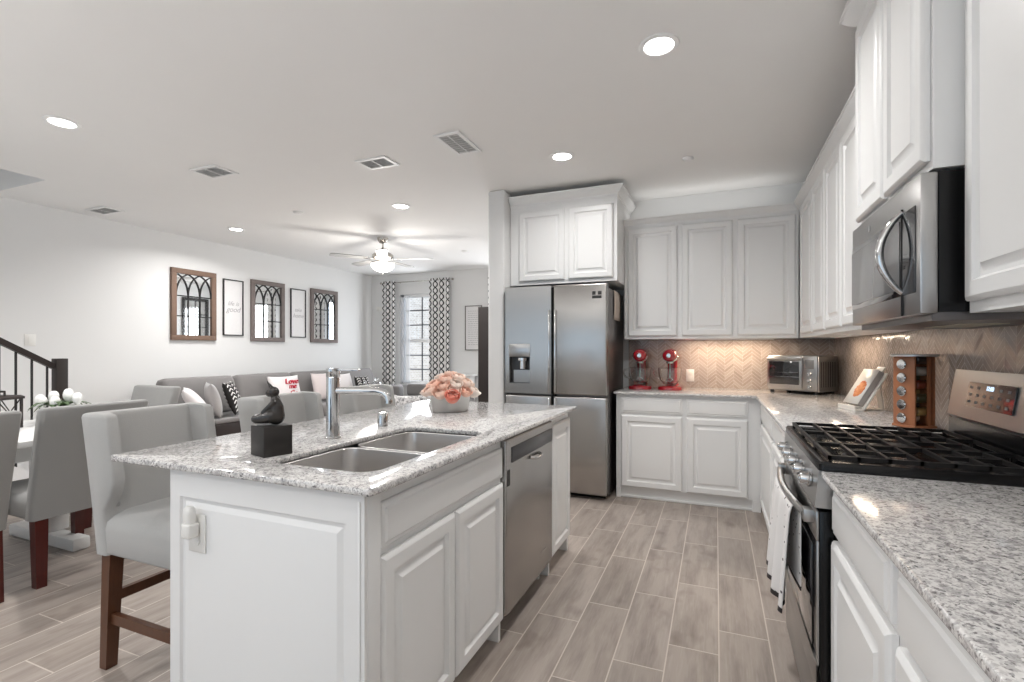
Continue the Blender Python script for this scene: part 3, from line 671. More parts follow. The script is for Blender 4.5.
# outlet and plug-in on the end panel
ol = thing('wall_outlet', 'white outlet plate on the island end panel', 'outlet', (-1.494, 1.048, .70))
b = B(); b.rings_rect(.075, .118, [(0, 0), (0, .003), (.004, .006)], (-.0375, -.001, -.059)); b.obj('plate', 'plastic_w', ol)
b = B(); b.lathe([(.017, 0), (.017, .002), (.002, .0025)], mat=Matrix.Translation((0, -.007, -.022)) @ rotm(PI/2)); b.obj('socket', 'plastic_w', ol)
pl = thing('plug_in_freshener', 'white plug-in air freshener in the island outlet', 'air freshener', (-1.490, 1.036, .722))
b = B(); b.box(-.020, .018, -.034, .002, -.028, .018, .007, 3); b.obj('body', 'plastic_w', pl)
b = B(); b.loft([[(x*s-.002, y*s-.017, z) for x, y in rrect(-.018, .018, -.014, .014, .011, 4)] for z, s in ((.018, .9), (.045, 1.0), (.06, .9), (.068, .6))]); b.obj('refill', 'plastic_w', pl)

# ------------------------------------------------------------------ range
rg = thing('gas_range', 'stainless and black gas range with cast iron grates', 'range', (.29, 2.08, 0))
RY0, RY1 = 1.702, 2.462
b = B(); b.box(.325, .925, RY0, RY1, .06, .905); b.obj('body', 'black', rg, world=True)
b = B(); b.box(.36, .90, RY0+.03, RY1-.03, 0, .06); b.obj('base', 'blackm', rg, world=True)
b = B(); b.box(.284, .324, RY0+.004, RY1-.004, .245, .79, .004); od = b.obj('oven_door', 'black', rg, world=True)
b = B(); b.box(.276, .2835, RY0+.004, RY1-.004, .70, .79, .003); b.obj('door_trim', 'steel_h', od, world=True)
b = B(); b.box(.279, .2835, RY0+.10, RY1-.10, .34, .66, .002); b.obj('door_window', 'glossblack', od, world=True)
b = B()
for y in (RY0+.012, RY1-.012): b.box(.2775, .2835, y-.008, y+.008, .25, .70, .001)
b.box(.2775, .2835, RY0+.004, RY1-.004, .248, .33, .001); b.obj('door_edge', 'steel_h', od, world=True)
b = B(); n = 14
b.tube([(.256-.024*math.sin(PI*k/n), RY0+.06+(RY1-RY0-.12)*k/n, .762) for k in range(n+1)], .012, 12)
for y in (RY0+.06, RY1-.06): b.box(.248, .277, y-.022, y+.022, .742, .782, .004)
b.obj('door_handle', 'steel_h', od, world=True)
b = B(); b.box(.284, .324, RY0+.004, RY1-.004, .065, .235, .004); b.obj('lower_drawer', 'steel_h', rg, world=True)
b = B(); b.loft([[(x, y, z) for x, z in ((.272, .80), (.33, .80), (.33, .925), (.284, .925))] for y in (RY0+.002, RY1-.002)]); cp = b.obj('control_panel', 'steel_h', rg, world=True)
kn = None
for k in range(5):
    y = 1.80+.14*k
    b = B(); b.lathe([(.024, 0), (.024, .006), (.019, .008), (.018, .026), (.016, .030), (.002, .031)], n=20); b.box(-.005, .005, -.018, .018, .03, .036, .002)
    o = b.obj('knob', 'chrome', rg, tf=Matrix.Translation((.276-.29, y-2.08, .862)) @ rotm(0, -PI/2+.095))
# cooktop
b = B(); R = []
for ins, z in ((0, .912), (0, .932), (.005, .939), (.018, .940), (.035, .931), (.05, .928)):
    R.append([(x, y, z) for x, y in rrect(.282+ins, .842-ins*.5, RY0-.006+ins, RY1+.004-ins, .012, 3)])
b.loft(R); b.obj('cooktop', 'black', rg, world=True)
for (x, y, r) in ((.43, 1.86, .048), (.70, 1.86, .038), (.565, 2.08, .055), (.43, 2.30, .044), (.70, 2.30, .036)):
    b = B(); b.lathe([(r*1.25, 0), (r*1.2, .008), (r, .010), (r, .012), (r*.9, .014), (.003, .015)], (x, y, .928), n=24); b.obj('burner', 'blackm', rg, world=True)
for y0, y1 in ((RY0+.012, 1.950), (1.954, 2.206), (2.210, RY1-.012)):
    b = B(); zt = .951; w = .009
    for x in (.312, .386, .46, .534, .608, .682, .756, .830): b.beam((x, y0, zt), (x, y1, zt), w, .012)
    for y in (y0+w/2, y1-w/2): b.beam((.308, y, zt), (.834, y, zt), w, .012)
    for x0, x1 in ((.386, .534), (.608, .756)): b.beam((x0, (y0+y1)/2, zt), (x1, (y0+y1)/2, zt), w, .012)
    for x in (.314, .829):
        for y in (y0+.006, y1-.006): b.beam((x, y, .928), (x, y, zt), w, w, (1, 0, 0))
    b.obj('grate', 'iron', rg, world=True)
# backguard
b = B(); b.loft([[(x, y, z) for x, z in ((.85, .906), (.925, .906), (.928, 1.19), (.872, 1.195), (.845, 1.02), (.86, 1.01))] for y in (RY0+.002, RY1-.002)])
bgd = b.obj('backguard', 'steel_h', rg, world=True)
b = B(); b.box(.848, .8505, RY0+.004, RY1-.004, .951, 1.008); b.obj('rear_trim', 'black', bgd, world=True)
tilt = Matrix.Translation((.8575, 2.16, 1.110)) @ rotm(0, math.atan2(.027, .175))
b = B(); b.box(-.004, .0, -.155, .155, -.045, .045, .001, 1); cpnl = b.obj('control_display', 'glossblack', bgd, tf=None)
cpnl.data.transform(Matrix.Translation((-.29, -2.08, 0)) @ tilt)
for i in range(6):
    for j in range(3):
        if i in (2, 3) and j == 2: continue
        b = B(); b.box(-.0052, -.0042, -.130+i*.05, -.112+i*.05, -.032+j*.026, -.022+j*.026)
        kk = b.obj('key', 'key', bgd); kk.data.transform(Matrix.Translation((-.29, -2.08, 0)) @ tilt)
tx = text_obj('12:00', .022, 'display', bgd, Matrix.Translation((-.29, -2.08, 0)) @ tilt @ Matrix.Translation((-.0048, 0, .020)) @ rotm(PI/2, 0, -PI/2), 'clock_digits')
# towel over the oven handle
def towel_fn(u, v):
    y = 1.86+.46*u
    fold = math.sin(u*3.5*2*PI+.6)
    hx = .256-.024*math.sin(PI*min(1, max(0, (y-RY0-.06)/(RY1-RY0-.12))))
    w = abs(2*v-1)
    if v > .5: z = .779-.385*w; x = hx-.0155-.006*w-(.016*fold+.014)*w**.8
    else: z = .779-.30*w; x = min(.2745, hx+.0145)
    if w < .07: x = hx+(1 if v < .5 else -1)*.0155*math.sin(w/.07*PI/2); z = .779-.012*(1-math.cos(w/.07*PI/2))-.27*w
    return (x, y+.02*math.sin(z*9)*(1 if v > .5 else 0)*(.779-z), z)
b = B(); b.grid(lambda u, v: towel_fn(u, v), 42, 30, lambda u, v: (u*1.2, (1-v)*2 if v > .5 else v*2))
o = b.obj('dish_towel', 'towel', ang=180); o.modifiers.new('s', 'SOLIDIFY').thickness = .003
tag(o, 'white spotted dish towel with dark hem hanging on the oven handle', 'towel')

# ------------------------------------------------------------------ microwave
mw = thing('microwave', 'stainless over-the-range microwave with curved handle', 'microwave', (.53, 2.09, 1.37))
MY0, MY1 = 1.718, 2.462
b = B(); b.box(.572, XR-.015, MY0, MY1, 1.376, 1.768); b.obj('body', 'black', mw, world=True)
b = B(); b.box(.53, .571, MY0, MY1, 1.372, 1.768, .004); md = b.obj('door', 'steel_h', mw, world=True)
b = B(); b.box(.5265, .5298, MY0+.03, MY1-.012, 1.435, 1.685, .001); b.obj('door_glass', 'glossblack', md, world=True)
b = B(); b.box(.5245, .5262, 1.872, MY1-.014, 1.455, 1.668, .0008); b.obj('window_screen', 'mwglass', md, world=True)
b = B(); b.box(.5236, .5299, 1.8522, 1.8538, 1.374, 1.700); b.obj('door_seam', 'blackm', md, world=True)
b = B(); n = 18; b.tube([(.527-.058*math.sin(PI*k/n)**.8, 1.853, 1.445+.245*k/n) for k in range(n+1)], .0095, 12, [.0075+.0045*math.sin(PI*k/n) for k in range(n+1)]); b.obj('handle', 'chrome', md, world=True)
b = B(); b.lathe([(.013, 0), (.013, .002), (.010, .0025)], n=20, mat=Matrix.Translation((.5295, 2.21, 1.722)) @ rotm(0, -PI/2)); b.obj('badge', 'chrome', md, world=True)
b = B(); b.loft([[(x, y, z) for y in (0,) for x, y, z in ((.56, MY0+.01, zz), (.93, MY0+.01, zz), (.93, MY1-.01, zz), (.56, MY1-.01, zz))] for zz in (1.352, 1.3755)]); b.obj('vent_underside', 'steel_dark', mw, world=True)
b = B(); b.box(.70, .82, 1.95, 2.23, 1.3495, 1.3515); b.obj('cooktop_lamp', plain('lamp_lens', (.8, .75, .6, 1), .4), mw, world=True)

# ------------------------------------------------------------------ things on the counters
Z = .9145
def mixer(label, loc, rz):
    t = thing('stand_mixer', label, 'stand mixer', loc, rz, 'red stand mixers')
    b = B(); b.loft([[(x*s, y*s+dy, z) for x, y in rrect(-.105, .105, -.16, .17, .09, 8)] for z, s, dy in ((0, 1, 0), (.016, 1, 0), (.028, .95, 0), (.036, .80, 0))]); b.obj('base', 'red', t)
    b = B(); b.loft([[(x*s, y*s+.11, z) for x, y in rrect(-.05, .05, -.055, .055, .035, 6)] for z, s in ((.03, 1.25), (.06, 1.0), (.20, .85), (.25, .9), (.27, 1.0))]); b.obj('column', 'red', t)
    b = B(); b.loft([[(r*math.cos(a), y, .305+r*.92*math.sin(a)) for a in [2*PI*i/20 for i in range(20)]] for y, r in ((-.165, .012), (-.160, .035), (-.145, .052), (-.10, .064), (0, .068), (.10, .066), (.16, .055), (.185, .03), (.19, .008))]); hd = b.obj('head', 'red', t)
    b = B(); b.lathe([(.020, 0), (.020, .010), (.016, .014), (.002, .015)], n=20, mat=Matrix.Translation((0, -.156, .305)) @ rotm(PI/2)); b.obj('hub_cap', 'chrome', hd)
    b = B(); b.loft([[(r*math.cos(a)*1.0, y, .305+.92*r*math.sin(a)) for a in [PI*1.02+PI*.96*i/12 for i in range(13)]] for y, r in ((-.1, .0655), (.1, .0675))], closed=False); o = b.obj('trim_band', 'chrome', hd); o.modifiers.new('s', 'SOLIDIFY').thickness = .003
    b = B(); b.lathe([(.03, .235), (.034, .25), (.034, .262)], (0, -.075, 0), n=20); b.obj('beater_mount', 'chrome', hd)
    b = B(); b.lathe([(.04, .037), (.05, .040), (.052, .046), (.062, .055), (.085, .085), (.098, .13), (.104, .19), (.107, .194), (.104, .196), (.100, .19), (.094, .13), (.08, .085), (.05, .058)], (0, -.065, 0), n=28); bw = b.obj('bowl', 'glass', t)
    b = B(); b.tube([(.10, -.065, .175), (.135, -.065, .175), (.15, -.065, .15), (.135, -.065, .11), (.09, -.065, .095)], .008, 8); b.obj('bowl_handle', 'glass', bw, tf=Matrix.Translation((0, -.065, 0)) @ rotm(0, 0, PI) @ Matrix.Translation((0, .065, 0)))
    b = B(); b.tube([(0, -.075, .24), (0, -.075, .11), (.03, -.075, .085), (0, -.075, .065), (-.03, -.075, .085), (0, -.075, .11)], .006, 8); b.obj('beater', 'chrome', hd)
    return t
m1 = mixer('red stand mixer nearest the fridge, on the granite counter', (-.648, 4.70, Z), math.radians(3))
dup(m1, (-.378, 4.70, Z), math.radians(-3), 'red stand mixer beside the wall outlet, second from the fridge')
def outlet(x, y, z, rz, label, name='wall_outlet', cat='outlet'):
    t = thing(name, label, cat, (x, y, z), rz)
    b = B(); b.rings_rect(.072, .116, [(0, 0), (0, .003), (.004, .006)], (-.036, 0, -.058)); b.obj('plate', 'plastic_w', t)
    for dz in (-.022, .022):
        b = B(); b.rings_rect(.034, .03, [(0, 0), (0, .002), (.003, .003)], (-.017, -.006, dz-.015)); b.obj('socket', 'plastic_w', t)
outlet(-.226, YB-.0135, 1.03, 0, 'white outlet on the tiled back wall beside the mixers')
# toaster oven in the corner
to = thing('toaster_oven', 'stainless toaster oven angled in the counter corner', 'toaster oven', (.737, 4.47, Z), math.radians(-37))
# local: x to the left is negative, front plane y=0, box extends to -x and +y
b = B(); b.box(-.42, 0, .012, .30, .022, .31, .01, 3); b.obj('body', 'steel_h', to)
b = B(); b.box(-.415, -.125, -.004, .011, .045, .298, .004); dd = b.obj('glass_door', 'steel_h', to)
b = B(); b.box(-.395, -.145, -.0065, -.0042, .072, .262, .001); b.obj('door_glass', 'glossblack', dd)
b = B(); b.tube([(-.40, -.006, .277), (-.395, -.034, .283), (-.14, -.034, .283), (-.135, -.006, .277)], .009, 10); b.obj('door_handle', 'steel_h', dd)
b = B(); b.box(-.118, -.006, -.004, .011, .03, .303, .004); cpn = b.obj('control_panel', 'steel_h', to)
b = B(); b.box(-.098, -.030, -.0062, -.0042, .205, .275, .001); b.obj('screen', 'mwglass', cpn)
for z in (.165, .11, .06): b = B(); b.lathe([(.017, 0), (.017, .012), (.014, .015), (.001, .0155)], n=18, mat=Matrix.Translation((-.062, -.004, z)) @ rotm(PI/2)); b.obj('knob', 'chrome', cpn)
b = B()
for k in range(7): b.box(.0002, .0016, .04+.034*k, .046+.034*k, .06, .26)
b.obj('side_vents', 'blackm', to)
b = B(); b.box(-.40, -.14, -.0078, -.0066, .135, .138); b.box(-.40+.01, -.15, -.0078, -.0066, .170, .172); b.obj('rack_bar', 'chrome', dd)
for x, y in ((-.39, .03), (-.03, .03), (-.39, .27), (-.03, .27)): b = B(); b.lathe([(.016, 0), (.014, .022)], (x, y, 0), n=12); b.obj('foot', 'blackm', to)
# cookbook on its stand
az = math.radians(-74)   # local -y is the reading side
bs = thing('cookbook_stand', 'cream folding cookbook stand leaning near the backsplash', 'book stand', (.765, 3.50, Z), az)
L = rotm(math.radians(-31))
b = B(); b.box(-.09, .09, 0, .010, .0, .245, .003, mat=Matrix.Translation((0, 0, .012)) @ L); b.ball((.0, .006, .262), .03, sc=(1.2, .18, 1), mat=None) if False else None
b.box(-.035, .035, 0, .010, .25, .285, .003, mat=Matrix.Translation((0, 0, .012)) @ L); b.obj('back_board', 'cream', bs)
b = B(); b.box(-.09, .09, -.05, .006, 0, .009, .002); b.box(-.09, .09, -.05, -.043, .009, .03, .002); b.obj('ledge', 'cream', bs)
b = B(); b.beam((0, .007, .004), (0, .150, .004), .08, .007); b.beam((0, .12, .192), (0, .148, .008), .05, .007); b.obj('strut', 'cream', bs)
bk = thing('cookbook', 'open cookbook with an orange food photo on the stand', 'book', (.765, 3.50, Z), az)
b = B(); b.box(-.074, .074, -.036, -.002, .012, .242, .003, mat=Matrix.Translation((0, 0, .012)) @ L); b.obj('pages', plain('page_edges', (.40, .38, .36, 1), .8), bk)
b = B(); b.grid(lambda u, v: (-.076+.152*u, -.0375, .010+.235*v), 2, 2); o = b.obj('cover', 'food', bk, tf=Matrix.Translation((0, 0, .012)) @ L); o.modifiers.new('s', 'SOLIDIFY').thickness = .0015
# spice rack: square tower turned a corner to the room
sr = thing('spice_rack', 'copper-toned revolving spice rack tower beside the range', 'spice rack', (.836, 2.785, Z), math.radians(-60))
hs = .053
b = B(); b.box(-hs-.004, hs+.004, -hs-.004, hs+.004, .004, .016, .002); b.lathe([(.05, 0), (.05, .004)], n=20); b.obj('base', 'copperwood', sr)
b = B(); b.lathe([(.084, .325), (.088, .328), (.088, .334), (.084, .337)], n=32); b.obj('top_plate', 'tin', sr)
b = B(); b.box(-hs, hs, -hs, -hs+.009, .016, .325, .001); b.box(-hs, hs, hs-.009, hs, .016, .325, .001); b.box(-hs, -hs+.009, -hs+.009, hs-.009, .016, .325)
b.box(hs-.009, hs, .018, .030, .016, .325); b.obj('tower_frame', 'copperwood', sr)
kinds = ['salt', 'pepper', 'curry', 'herb', 'paprika']
for k in range(5):
    zz = .046+.061*k
    def jar(name_loc, R4, spice, label, group):
        t = thing('spice_jar', label, 'jar', (0, 0, 0), 0, group)
        t.matrix_world = sr_m @ Matrix.Translation(name_loc) @ R4
        b = B(); b.lathe([(.018, 0), (.021, .003), (.021, .052), (.016, .06)], n=20); b.obj('jar_body', spice, t)
        b = B(); b.lathe([(.022, .061), (.023, .064), (.023, .078), (.020, .081), (.002, .0815)], n=24); b.obj('lid', 'chrome', t)
    sr_m = Matrix.Translation((.836, 2.785, Z)) @ rotm(0, 0, math.radians(-60))
    rows = ['lowest', 'second lowest', 'middle', 'second highest', 'topmost'][k]
    jar((-.008, .020, zz), rotm(PI/2), kinds[k], rows+' spice jar showing its silver lid on the copper plank of the rack', 'spice jars in the revolving rack')
    jar((.020 if k < 9 else 0, -.022, zz+.030 if k < 4 else zz+.022), rotm(-PI/2), kinds[(k+2) % 5], rows+' spice jar lying in the open side of the rack, lid towards the tiles', 'spice jars in the revolving rack')

# sculpture
sp = thing('sculpture', 'dark stone seated figure on a black cube, on the island', 'sculpture', (-1.404, 1.244, Z), math.radians(-16.5))
b = B(); b.box(-.0485, .0485, -.0485, .0485, 0, .10, .002); b.obj('plinth', 'stone_dark', sp)
b = B()
def blob(p, q, r0, r1, sc=(1, 1, 1)):
    p, q = Vector(p), Vector(q); n = 7; b.tube([p+(q-p)*k/n for k in range(n+1)], r0, 14, [r0+(r1-r0)*k/n for k in range(n+1)]); b.ball(p, r0, 14); b.ball(q, r1, 14)
blob((.018, 0, .027), (.022, 0, .060), .029, .021)          # hips to waist
blob((.022, 0, .060), (.016, 0, .084), .021, .016)          # chest
blob((.016, 0, .084), (.010, 0, .098), .011, .010)          # neck
blob((.010, 0, .110), (-.004, 0, .106), .0185, .0135)       # head, bowed
blob((.010, .012, .026), (-.044, .012, .018), .024, .015)   # folded legs
blob((.010, -.012, .028), (-.046, -.008, .019), .025, .016)
blob((.017, -.017, .076), (-.016, -.020, .042), .0095, .008) # arm along the knee
blob((.004, .0, .122), (-.012, 0, .146), .008, .0022)       # raised lock of hair
bmesh.ops.recalc_face_normals(b.bm, faces=b.bm.faces[:])
fo = b.obj('seated_figure', 'stone_figure', sp)
rm = fo.modifiers.new('r', 'REMESH'); rm.mode = 'VOXEL'; rm.voxel_size = .0022
sm_ = fo.modifiers.new('s', 'SMOOTH'); sm_.factor = .5; sm_.iterations = 5
bpy.context.view_layer.update()
me2 = bpy.data.meshes.new_from_object(fo.evaluated_get(bpy.context.evaluated_depsgraph_get())); fo.modifiers.clear(); fo.data = me2
for p in me2.polygons: p.use_smooth = True
zmin = min(v.co.z for v in me2.vertices); me2.transform(rotm(0, 0, math.radians(39)) @ Matrix.Translation((-.003, 0, .1005-zmin)))

# flowers in galvanised tin
tn = thing('flower_tin', 'oval galvanised tin holding blush roses on the island', 'planter', (-1.42, 2.50, Z), math.radians(40))
b = B(); b.lathe([(.055, .001), (.080, .0), (.083, .006), (.094, .098), (.097, .102), (.094, .104), (.088, .098), (.06, .09)], n=36, sx=1.25, sy=.72); b.obj('tin_body', 'tin', tn)
def rose_mesh(rad):
    b = B(); rr = random.Random(int(rad*1e6)); b.ball((0, 0, -.05*rad), rad*.30, 10)
    for ring, (n, R0, top, lip) in enumerate(((5, 1.0, .45, .30), (5, .82, .80, .16), (4, .62, 1.08, .08), (3, .44, 1.25, .04))):
        for k in range(n):
            a = 2*PI*(k+.5*ring)/n+rr.uniform(-.15, .15)
            def fn(u, v, a=a, R0=R0, top=top, lip=lip):
                w = (u-.5)*2; la = -1.0+v*(1.0+top)*(1-.10*w*w); q = rad*R0*(1+lip*v**5-.05*w*w*v)
                lo = a+w*.85*(1-.25*v**3)
                return (q*math.cos(la)*math.cos(lo), q*math.cos(la)*math.sin(lo), q*math.sin(la)*.95)
            b.grid(fn, 6, 7)
    return b
rose_p = rose_mesh(.034).obj('rose', 'rose', ang=180); rose_p.modifiers.new('s', 'SOLIDIFY').thickness = .0012
spots = [(0, 0, .215)]
for n_, ra, rb, zz_, ph in ((5, .058, .05, .196, .3), (9, .105, .085, .162, 0), (11, .135, .105, .122, .25)):
    for k in range(n_):
        a = 2*PI*(k+ph)/n_; spots.append((ra*math.cos(a), rb*math.sin(a), zz_+random.uniform(-.008, .008)))
words = ['crown', 'crown, towards the wall end', 'crown, towards the sink', 'rear crown', 'front crown']
Rz = rotm(0, 0, math.radians(40))
for i, (x, y, z) in enumerate(spots):
    r = rose_p if i == 0 else rose_p.copy()
    if i: COL.objects.link(r)
    p = Rz @ Vector((x, y, z)); n = Vector((x*6, y*8, 1)).normalized(); n = (Rz.to_3x3() @ n)
    r.location = (-1.42+p.x, 2.50+p.y, Z+p.z); r.rotation_mode = 'QUATERNION'; r.rotation_quaternion = n.to_track_quat('Z', 'Y')
    s = random.uniform(.85, 1.15); r.scale = (s, s, s)
    tag(r, 'open blush rose in the bouquet in the galvanised tin', 'flower', 'blush roses in the tin')
cr = rose_mesh(.038).obj('rose', 'coral', ang=180); cr.modifiers.new('s', 'SOLIDIFY').thickness = .0012
p = Vector((-1.335, 2.372, Z+.098)); cr.location = p; cr.rotation_mode = 'QUATERNION'; cr.rotation_quaternion = Vector((.35, -.5, .75)).normalized().to_track_quat('Z', 'Y')
tag(cr, 'coral pink rose hanging over the front rim of the tin', 'flower')

# ------------------------------------------------------------------ seating
def seat_shape(t, w, d, z0, z1, mat):
    b = B(); R = []
    for z, ins in ((z0, .012), (z0+.012, 0), (z1-.05, 0), (z1-.02, .006), (z1-.004, .03), (z1+.008, .07), (z1+.016, .14)):
        R.append([(x, y, z) for x, y in rrect(.0+ins*.6, d-ins, -w/2+ins, w/2-ins, .03, 4)])
    b.loft(R); return b.obj('seat', mat, t, ang=60)
def back_shape(t, w, z0, z1, lean, thick, wing, mat, wingz):
    b = B(); R = []; n = 9
    for k in range(n+1):
        f = k/n; z = z0+(z1-z0)*f; ox = -lean*max(0, (z-z0)/(z1-z0))**1.15; ww = w/2*(1+.03*f)
        wd = thick+wing*(min(1, max(0, (z-wingz)/.10))) if wing else thick
        ins = 0
        if k == n: ins = .0
        P = [(ox, -ww+.012), (ox+.012, -ww), (ox+wd-.01, -ww), (ox+wd, -ww+.01), (ox+wd, -ww+.045), (ox+thick+.004, -ww+.062), (ox+thick, -ww*.5), (ox+thick, ww*.5), (ox+thick+.004, ww-.062), (ox+wd, ww-.045), (ox+wd, ww-.01), (ox+wd-.01, ww), (ox+.012, ww), (ox, ww-.012)]
        R.append([(x, y, z) for x, y in P])
    c = [sum(p[0] for p in R[-1])/14, 0]
    top = R[-1]; R.append([(x+(ox+thick/2-x)*.12, y*.985, z1+.012) for x, y, z in top])
    R.append([(x+(ox+thick/2-x)*.45, y*.955, z1+.017) for x, y, z in top])
    b.loft(R); return b.obj('backrest', mat, t, ang=50)
def chair(name, label, cat, fab, leg, w, d, zb, zs, zt, lean, legw, wing, stretch, group):
    t = thing(name, label, cat, (0, 0, 0), 0, group)
    seat_shape(t, w-.01, d, zb, zs, fab)
    s = B(); back_shape(t, w, zb, zt, lean, .075, wing, fab, zs+.02)
    for x, sp in ((.035, -.02), (d-.045, .012)):
        for y in (-w/2+.045, w/2-.045):
            b = B(); yy = y+(.006 if y > 0 else -.006)
            b.loft([[(x+sp*q+i*h, y+(yy-y)*q+j*h, z) for i, j in ((-1, -1), (1, -1), (1, 1), (-1, 1))] for z, h, q in ((zb-.0005, legw/2, 0), (0, legw/2*.8, 1))]); b.obj('leg', leg, t)
    if stretch:
        zz = .20
        for y in (-w/2+.042, w/2-.042):
            b = B(); b.beam((.02+.02, y, zz), (d-.05, y, zz), .022, .04); b.obj('stretcher', leg, t)
        b = B(); b.beam((d-.045, -w/2+.045, zz+.08), (d-.045, w/2-.045, zz+.08), .022, .04); b.obj('stretcher', leg, t)
        b = B(); b.beam((.03, -w/2+.045, zz+.08), (.03, w/2-.045, zz+.08), .022, .04); b.obj('stretcher', leg, t)
    return t
G1 = 'light grey counter stools at the island'; G2 = 'grey upholstered dining chairs'
st = chair('bar_stool', 'light grey upholstered counter stool at the near end of the island', 'stool', 'greyl', 'walnut', .44, .50, .465, .615, 1.0, .09, .052, .09, True, G1)
st.location = (-2.27, 1.392, 0)
dup(st, (-2.27, 2.085, 0), 0, 'light grey counter stool behind the stone sculpture, second along the island', G1)
dup(st, (-2.27, 2.80, 0), 0, 'light grey counter stool behind the faucet, furthest along the island', G1)
dc = chair('dining_chair', 'grey dining chair seen from behind, between the counter stool and the picture edge', 'chair', 'grey', 'redwood', .50, .56, .36, .49, .95, .13, .058, .0, False, G2)
dc.location = (-3.335, 1.685, 0); dc.rotation_euler.z = PI
dup(dc, (-3.325, 1.085, 0), PI, 'grey dining chair cut by the left picture edge, in front of the lantern', G2)
dup(dc, (-4.375, 2.62, 0), -PI/2, 'grey dining chair at the sofa end of the white table', G2)
# dining table
tb = thing('dining_table', 'white dining table with trestle base behind the grey chairs', 'table', (-4.1, 1.3, 0))
b = B(); b.box(-4.62, -3.56, .3, 2.38, .722, .76, .006); b.obj('tabletop', 'white_table', tb, world=True)
b = B(); b.box(-4.52, -3.66, .4, 2.28, .63, .7215); b.obj('apron', 'white_table', tb, world=True)
for y in (.75, 1.85):
    b = B(); b.box(-4.18, -4.0, y-.07, y+.07, .08, .6295, .01); b.obj('pedestal', 'white_table', tb, world=True)
    b = B(); b.box(-4.48, -3.72, y-.05, y+.05, .0, .0795, .015); b.obj('foot', 'white_table', tb, world=True)
# lantern
ln = thing('lantern', 'dark metal lantern on the white table at the left picture edge', 'lantern', (-4.26, 1.66, .761), math.radians(20))
b = B(); b.box(-.085, .085, -.085, .085, 0, .018, .003)
for x in (-.078, .078):
    for y in (-.078, .078): b.box(x-.006, x+.006, y-.006, y+.006, .018, .19)
b.loft([[(x*s, y*s, z) for x, y in ((-.09, -.09), (.09, -.09), (.09, .09), (-.09, .09))] for z, s in ((.19, 1), (.205, 1.0), (.215, .85))]); b.obj('frame', 'espresso', ln)
b = B(); b.tube([(-.05, 0, .212), (-.05, 0, .242), (.05, 0, .242), (.05, 0, .212)], .007, 8); b.obj('handle', 'espresso', ln)
for a in range(4):
    b = B(); b.tube([(-.07, -.079, .02), (0, -.079, .10), (.07, -.079, .02)], .004, 6); b.tube([(-.07, -.079, .19), (0, -.079, .10), (.07, -.079, .19)], .004, 6); b.obj('lattice', 'espresso', ln, tf=rotm(0, 0, a*PI/2))
b = B(); b.lathe([(.03, .0185), (.03, .10), (.004, .102)], n=16); tag(b.obj('candle', 'petal_w', tf=Matrix.Translation((-4.26, 1.66, .761))), 'white pillar candle inside the dark lantern', 'candle')
# tulip arrangement
tu = thing('flower_bowl', 'low dish of leaves and white tulips on the dining table', 'flower arrangement', (-4.30, 2.0, .7605))
b = B(); b.lathe([(.05, 0), (.09, .02), (.11, .06), (.10, .065), (.02, .05)], n=24); b.obj('dish', 'white_table', tu)
for k in range(16):
    a = 2*PI*k/16+random.uniform(-.15, .15); L_ = random.uniform(.14, .24); e = random.uniform(-.02, .05)
    b = B(); b.grid(lambda u, v: (L_*v*math.cos(a)-(u-.5)*.05*math.sin(PI*min(.98, v+.08))*math.sin(a), L_*v*math.sin(a)+(u-.5)*.05*math.sin(PI*min(.98, v+.08))*math.cos(a), .075+e*v+.14*v*(1-v)*1.6), 2, 6)
    o = b.obj('leaf', 'leaf', tu, ang=180); o.modifiers.new('s', 'SOLIDIFY').thickness = .0015
for k, (x, y, z) in enumerate(((-.10, -.06, .155), (-.02, -.02, .18), (.05, .03, .185), (.06, -.05, .15), (-.03, .07, .19), (.10, .06, .165), (-.01, -.09, .15))):
    b = B(); b.lathe([(.004, -.045), (.018, -.034), (.029, -.01), (.030, .010), (.023, .030), (.012, .040), (.002, .038)], (x, y, z), n=14); o = b.obj('tulip_bloom', 'petal_w', tu)
    b = B(); b.tube([(x*.3, y*.3, .06), (x*.8, y*.8, z*.7), (x, y, z-.04)], .004, 6); b.obj('stem', 'leaf', o)

# stairs and railing
sf = B()
for k in range(8): sf.box(XL+.002, HX-.046, 2.72-.27*(k+1), 2.72-.27*k, 0, .178*(k+1))
o = sf.obj('staircase', 'trim'); tag(o, 'white staircase rising along the wall behind the dining table', 'staircase')
rl = thing('stair_railing', 'dark wood stair handrail with black metal balusters and square newel', 'railing', (HX, 2.53, 0))
b = B(); b.box(HX-.042, HX+.042, 2.50-.042, 2.50+.042, 0, 1.195, .004); b.obj('newel_post', 'espresso', rl, world=True)
sl = .62
b = B(); b.beam((HX, 2.455, 1.125), (HX, .6, 1.125+1.855*sl), .05, .045); b.obj('handrail', 'espresso', rl, world=True)
b = B(); b.beam((HX, 2.455, .05), (HX, .6, .05+1.855*sl), .05, .16); b.obj('stringer', 'trim', rl, world=True)
for k in range(14):
    y = 2.41-.1035*k
    step = min(8, int((2.72-y)/.27)+1)
    b = B(); b.box(HX-.0065, HX+.0065, y-.0065, y+.0065, .12+(2.455-y)*sl, 1.105+(2.455-y)*sl); b.obj('baluster', 'blackm', rl, world=True)
def plate(loc, rz, label, name, cat, w=.075, h=.118):
    t = thing(name, label, cat, loc, rz)
    b = B(); b.rings_rect(w, h, [(0, 0), (0, .004), (.004, .007)], (-w/2, 0, -h/2)); b.obj('plate', 'plastic_w', t)
    b = B(); b.rings_rect(w*.4, h*.5, [(0, 0), (0, .003), (.003, .004)], (-w*.2, -.007, -h*.25)); b.obj('button', 'plastic_w', t)
